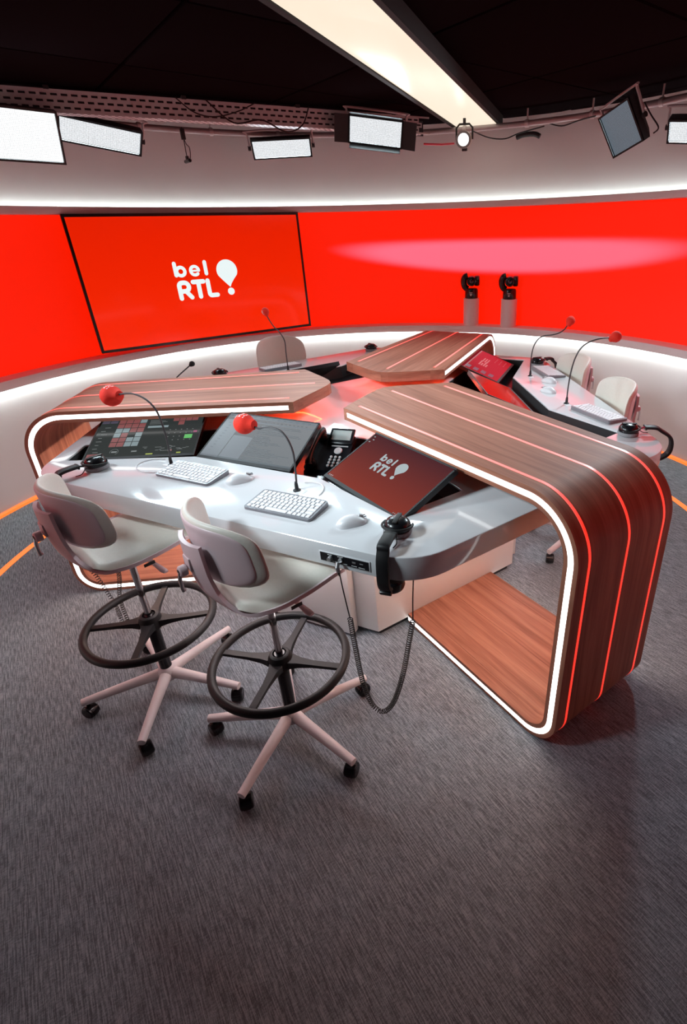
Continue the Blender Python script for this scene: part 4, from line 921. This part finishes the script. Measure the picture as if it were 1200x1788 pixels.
def panel_lamp(p, target, roll, w, h, d, face, power, label, barn=False, yoke=True, spread=78, tint=(0.74, 0.93, 1.0)):
    M = look_M(p, target, R(roll)); o = thing('studio_lamp', label, 'studio lamp', M, 'studio lamps on the rail')
    b = MB(); t = 0.012
    b.add([(-w / 2 - t, -h / 2 - t, 0.0), (w / 2 + t, -h / 2 - t, 0.0), (w / 2 + t, h / 2 + t, 0.0), (-w / 2 - t, h / 2 + t, 0.0),
           (-w / 2 - t, -h / 2 - t, d * 0.5), (w / 2 + t, -h / 2 - t, d * 0.5), (w / 2 + t, h / 2 + t, d * 0.5), (-w / 2 - t, h / 2 + t, d * 0.5),
           (-w * 0.42, -h * 0.36, d), (w * 0.42, -h * 0.36, d), (w * 0.42, h * 0.36, d), (-w * 0.42, h * 0.36, d)],
          [(0, 1, 5, 4), (1, 2, 6, 5), (2, 3, 7, 6), (3, 0, 4, 7), (4, 5, 9, 8), (5, 6, 10, 9), (6, 7, 11, 10), (7, 4, 8, 11), (8, 9, 10, 11)])
    b.build('housing', 'black_matte', o, smooth=0)
    b = MB()
    for x, y, a, c in ((0, h / 2 + t / 2, w + 2 * t, t), (0, -h / 2 - t / 2, w + 2 * t, t), (w / 2 + t / 2, 0, t, h), (-w / 2 - t / 2, 0, t, h)): b.box((x, y, -0.004), (a, c, 0.016))
    b.build('front_frame', 'black_gloss', o, smooth=0)
    b = MB().add([(-w / 2, -h / 2, 0.002), (w / 2, -h / 2, 0.002), (w / 2, h / 2, 0.002), (-w / 2, h / 2, 0.002)], [(3, 2, 1, 0)]); b.build('diffuser', face, o, smooth=0)
    if yoke:
        q = w / 2 + t + 0.02; zz = d * 0.45
        MB().tube(catmull([(-q, -0.01, zz), (-q, h / 2 + 0.03, zz + 0.02), (-q + 0.015, h / 2 + 0.05, zz + 0.025), (q - 0.015, h / 2 + 0.05, zz + 0.025), (q, h / 2 + 0.03, zz + 0.02), (q, -0.01, zz)], 5), 0.008, 8, flat=1.6).build('yoke', 'steel', o)
        for sx in (-1, 1): MB().lathe([(0, -0.012), (0.018, -0.012), (0.018, 0.012), (0, 0.012)], 14, Matrix.Translation((sx * q, -0.005, zz)) @ Matrix.Rotation(pi / 2, 4, 'Y')).build('tilt_knob', 'black_matte', o)
    if barn:
        for sx in (-1, 1):
            ww = 0.11; ang = R(18); Mb = Matrix.Translation((sx * (w / 2 + t), 0, -0.006)) @ Matrix.Rotation(sx * ang, 4, 'Y') @ Matrix.Translation((sx * ww / 2, 0, 0))
            MB().box((0, 0, 0), (ww, h + 0.02, 0.003)).build('barn_door', 'black_matte', o, Mb)
        for sy in (-1, 1):
            Mb = Matrix.Translation((0, sy * (h / 2 + t), -0.006)) @ Matrix.Rotation(-sy * R(75), 4, 'X') @ Matrix.Translation((0, sy * 0.04, 0))
            MB().box((0, 0, 0), (w, 0.08, 0.003)).build('barn_door', 'black_matte', o, Mb)
    if power:
        L = bpy.data.lights.new('lamp_light', 'AREA'); L.shape = 'RECTANGLE'; L.size = w * 0.98; L.size_y = h * 0.98; L.energy = power; L.color = tint; L.spread = R(spread)
        lo = bpy.data.objects.new('lamp_light', L); COL.objects.link(lo); lo.parent = o; lo.matrix_local = Matrix.Translation((0, 0, -0.002))
    return o
CAMT = (0.33, -2.95, 1.6)
panel_lamp((-2.09, 0.855, 2.442), (0.2, -1.6, 1.3), 1, 0.435, 0.265, 0.10, 'lamp_soft', 5, 'large square white studio lamp at the left edge', yoke=False, spread=105)
panel_lamp((-1.85, 1.382, 2.50), (-0.2, -0.9, 0.6), 9, 0.49, 0.145, 0.11, 'lamp_on', 4, 'wide honeycomb studio lamp beside the large square lamp')
panel_lamp((-0.805, 2.281, 2.505), (-0.1, -0.8, 0.9), -3, 0.47, 0.125, 0.10, 'lamp_on', 4.5, 'wide studio lamp above the right edge of the television')
panel_lamp((0.02, 1.93, 2.555), (0.15, -2.4, 1.5), 7, 0.40, 0.165, 0.09, 'lamp_on', 2.5, 'studio lamp with open barn doors beside the ceiling strip', barn=True)
panel_lamp((1.763, 1.365, 2.457), (-1.0, -0.5, 0.95), -18, 0.25, 0.26, 0.12, 'lamp_dim', 8, 'tilted square studio lamp with a dim blue-grey face', spread=70)
panel_lamp((2.16, 1.12, 2.40), (0.7, -0.5, 0.8), 8, 0.30, 0.13, 0.11, 'lamp_on', 9, 'honeycomb studio lamp at the right edge of the view')
KT = (0.80, 0.94, 1.0)  # tint of two added fill lamps, out of view, brightening desk and stools
panel_lamp((-2.30, -0.95, 2.45), (0.3, -0.1, 0.9), 0, 0.44, 0.27, 0.10, 'lamp_soft', 12, 'added square fill lamp on the rail beyond the left of the view', spread=68, tint=KT)
panel_lamp((-1.50, -2.05, 2.45), (0.72, -0.72, 0.75), 0, 0.44, 0.27, 0.10, 'lamp_soft', 6.5, 'added square fill lamp, out of view on the rail above the doorway', spread=50, tint=KT)
# profile spotlight
def spotlight(p, target, label, face='spot_face'):
    o = thing('profile_spotlight', label, 'spotlight', look_M(p, target))
    MB().lathe([(0.044, -0.004), (0.060, -0.004), (0.062, 0.010), (0.062, 0.085), (0.050, 0.095), (0.048, 0.20), (0.040, 0.215), (0, 0.215)], 32).build('barrel', 'spot_beige', o)
    MB().lathe([(0.0, 0.004), (0.030, 0.003), (0.046, 0.001)], 28).build('lens', face, o)
    MB().lathe([(0.044, -0.008), (0.062, -0.008), (0.062, -0.003), (0.044, -0.003)], 32).build('lens_ring', 'grey_plastic', o)
    MB().tube([(0.066, 0, 0.10), (0.066, 0.08, 0.10), (0.04, 0.105, 0.10), (-0.04, 0.105, 0.10), (-0.066, 0.08, 0.10), (-0.066, 0, 0.10)], 0.008, 8).build('yoke', 'black_matte', o)
    MB().box((0, -0.068, 0.12), (0.04, 0.025, 0.09), bev=0.004).build('driver_box', 'black_matte', o)
    MB().tube([(0, 0.105, 0.10), (0, 0.16, 0.10)], 0.012, 8).build('clamp', 'black_matte', o)
    return o
spotlight((0.72, 2.06, 2.505), (-0.1, -2.9, 1.9), 'small round profile spotlight at the end of the ceiling strip')
sw = spotlight((-1.15, -2.30, 2.52), (1.23, 2.63, 1.60), 'added unseen spotlight throwing the pink patch on the red wall')
L = bpy.data.lights.new('wall_spot', 'SPOT'); L.energy = 9000; L.color = (0.6, 0.50, 1.0); L.spot_size = R(40); L.spot_blend = 0.6; L.shadow_soft_size = 0.02  # added lamp out of view, cone squashed into a wide pink patch
lo = bpy.data.objects.new('wall_spot', L); COL.objects.link(lo); lo.parent = sw; lo.matrix_local = Matrix.Translation((0, 0, -0.012)) @ Matrix.Diagonal((1.0, 0.085, 1.0, 1))

# small hanging camera
hc = thing('hanging_camera', 'small black camera hanging on a wire below the rail', 'camera', TR(-1.51, 1.98, 2.40, R(-52)))
MB().tube([(0, 0, 0.225), (0.006, 0.0, 0.16), (0.0, 0.0, 0.07), (0.0, 0, 0.02)], 0.0035, 8).build('rod', 'black_matte', hc)
MB().tube([(-0.056, 0, 0.0), (0.056, 0, 0.0)], 0.0135, 14).build('bar', 'black_gloss', hc)
MB().box((0, 0, 0.022), (0.03, 0.02, 0.026), bev=0.004).build('bracket', 'black_matte', hc)
MB().box((0.005, 0, 0.18), (0.03, 0.03, 0.075), bev=0.004).build('clamp', 'black_matte', hc)
MB().tube(catmull([(0.01, 0.01, 0.20), (-0.05, 0.02, 0.17), (-0.02, 0.02, 0.12), (0.04, 0.02, 0.09), (0.065, 0.01, 0.04), (0.056, 0, 0.0)], 6), 0.003, 6).build('wire', 'black_rubber', hc)
# loose cables on the rig
cable('rig_cable', [(-1.11, 1.46, 2.70), (-0.96, 1.52, 2.575), (-0.78, 1.60, 2.60), (-0.62, 1.64, 2.53), (-0.51, 1.72, 2.58), (-0.46, 1.78, 2.70)], 0.005, 'black_rubber', 'loose black cable drooping over the cable tray')
cable('rig_cable', [(-1.28, 1.36, 2.70), (-1.18, 1.39, 2.62), (-1.06, 1.44, 2.60), (-0.91, 1.51, 2.64), (-0.81, 1.60, 2.70)], 0.004, 'black_rubber', 'thin black cable lying against the cable tray')
cable('rig_cable', [(0.80, 2.18, 2.58), (0.95, 2.30, 2.545), (1.10, 2.36, 2.54), (1.22, 2.34, 2.575), (1.40, 2.20, 2.60)], 0.005, 'black_rubber', 'black cable hanging beside the profile spotlight')
cable('rig_cable', [(1.42, 2.18, 2.62), (1.52, 2.10, 2.585), (1.62, 1.98, 2.60), (1.70, 1.80, 2.60)], 0.005, 'black_rubber', 'black cable looped along the rail by the tilted square lamp')
cable('rig_cable', [(1.93, 1.45, 2.62), (1.98, 1.42, 2.54), (2.02, 1.36, 2.46), (1.97, 1.30, 2.42)], 0.005, 'black_rubber', 'black cable between the tilted square lamp and the right lamp')
# dark red-ended strap near the spotlight
tag(MB().tube([(0.40, 2.25, 2.505), (0.55, 2.27, 2.50), (0.66, 2.27, 2.505)], 0.011, 8, flat=0.7).build('lamp_handle', 'red_marker'), 'dark red handle beside the profile spotlight', 'handle')
tag(MB().tube(catmull([(1.22, 2.47, 2.56), (1.28, 2.43, 2.575), (1.36, 2.38, 2.57), (1.40, 2.36, 2.55)], 4), [0.02] * 13, 10).build('pipe_clamp', 'black_matte'), 'black clamp hanging under the rail at the right', 'clamp')

# faint emitters need no light sampling of their own
for m_ in bpy.data.materials:
    if m_.name in ('lamp_on', 'lamp_soft', 'lamp_dim', 'spot_face', 'led_floor') or m_.name.startswith(('ui_', 'scr_', 'logo')): m_.cycles.emission_sampling = 'NONE'
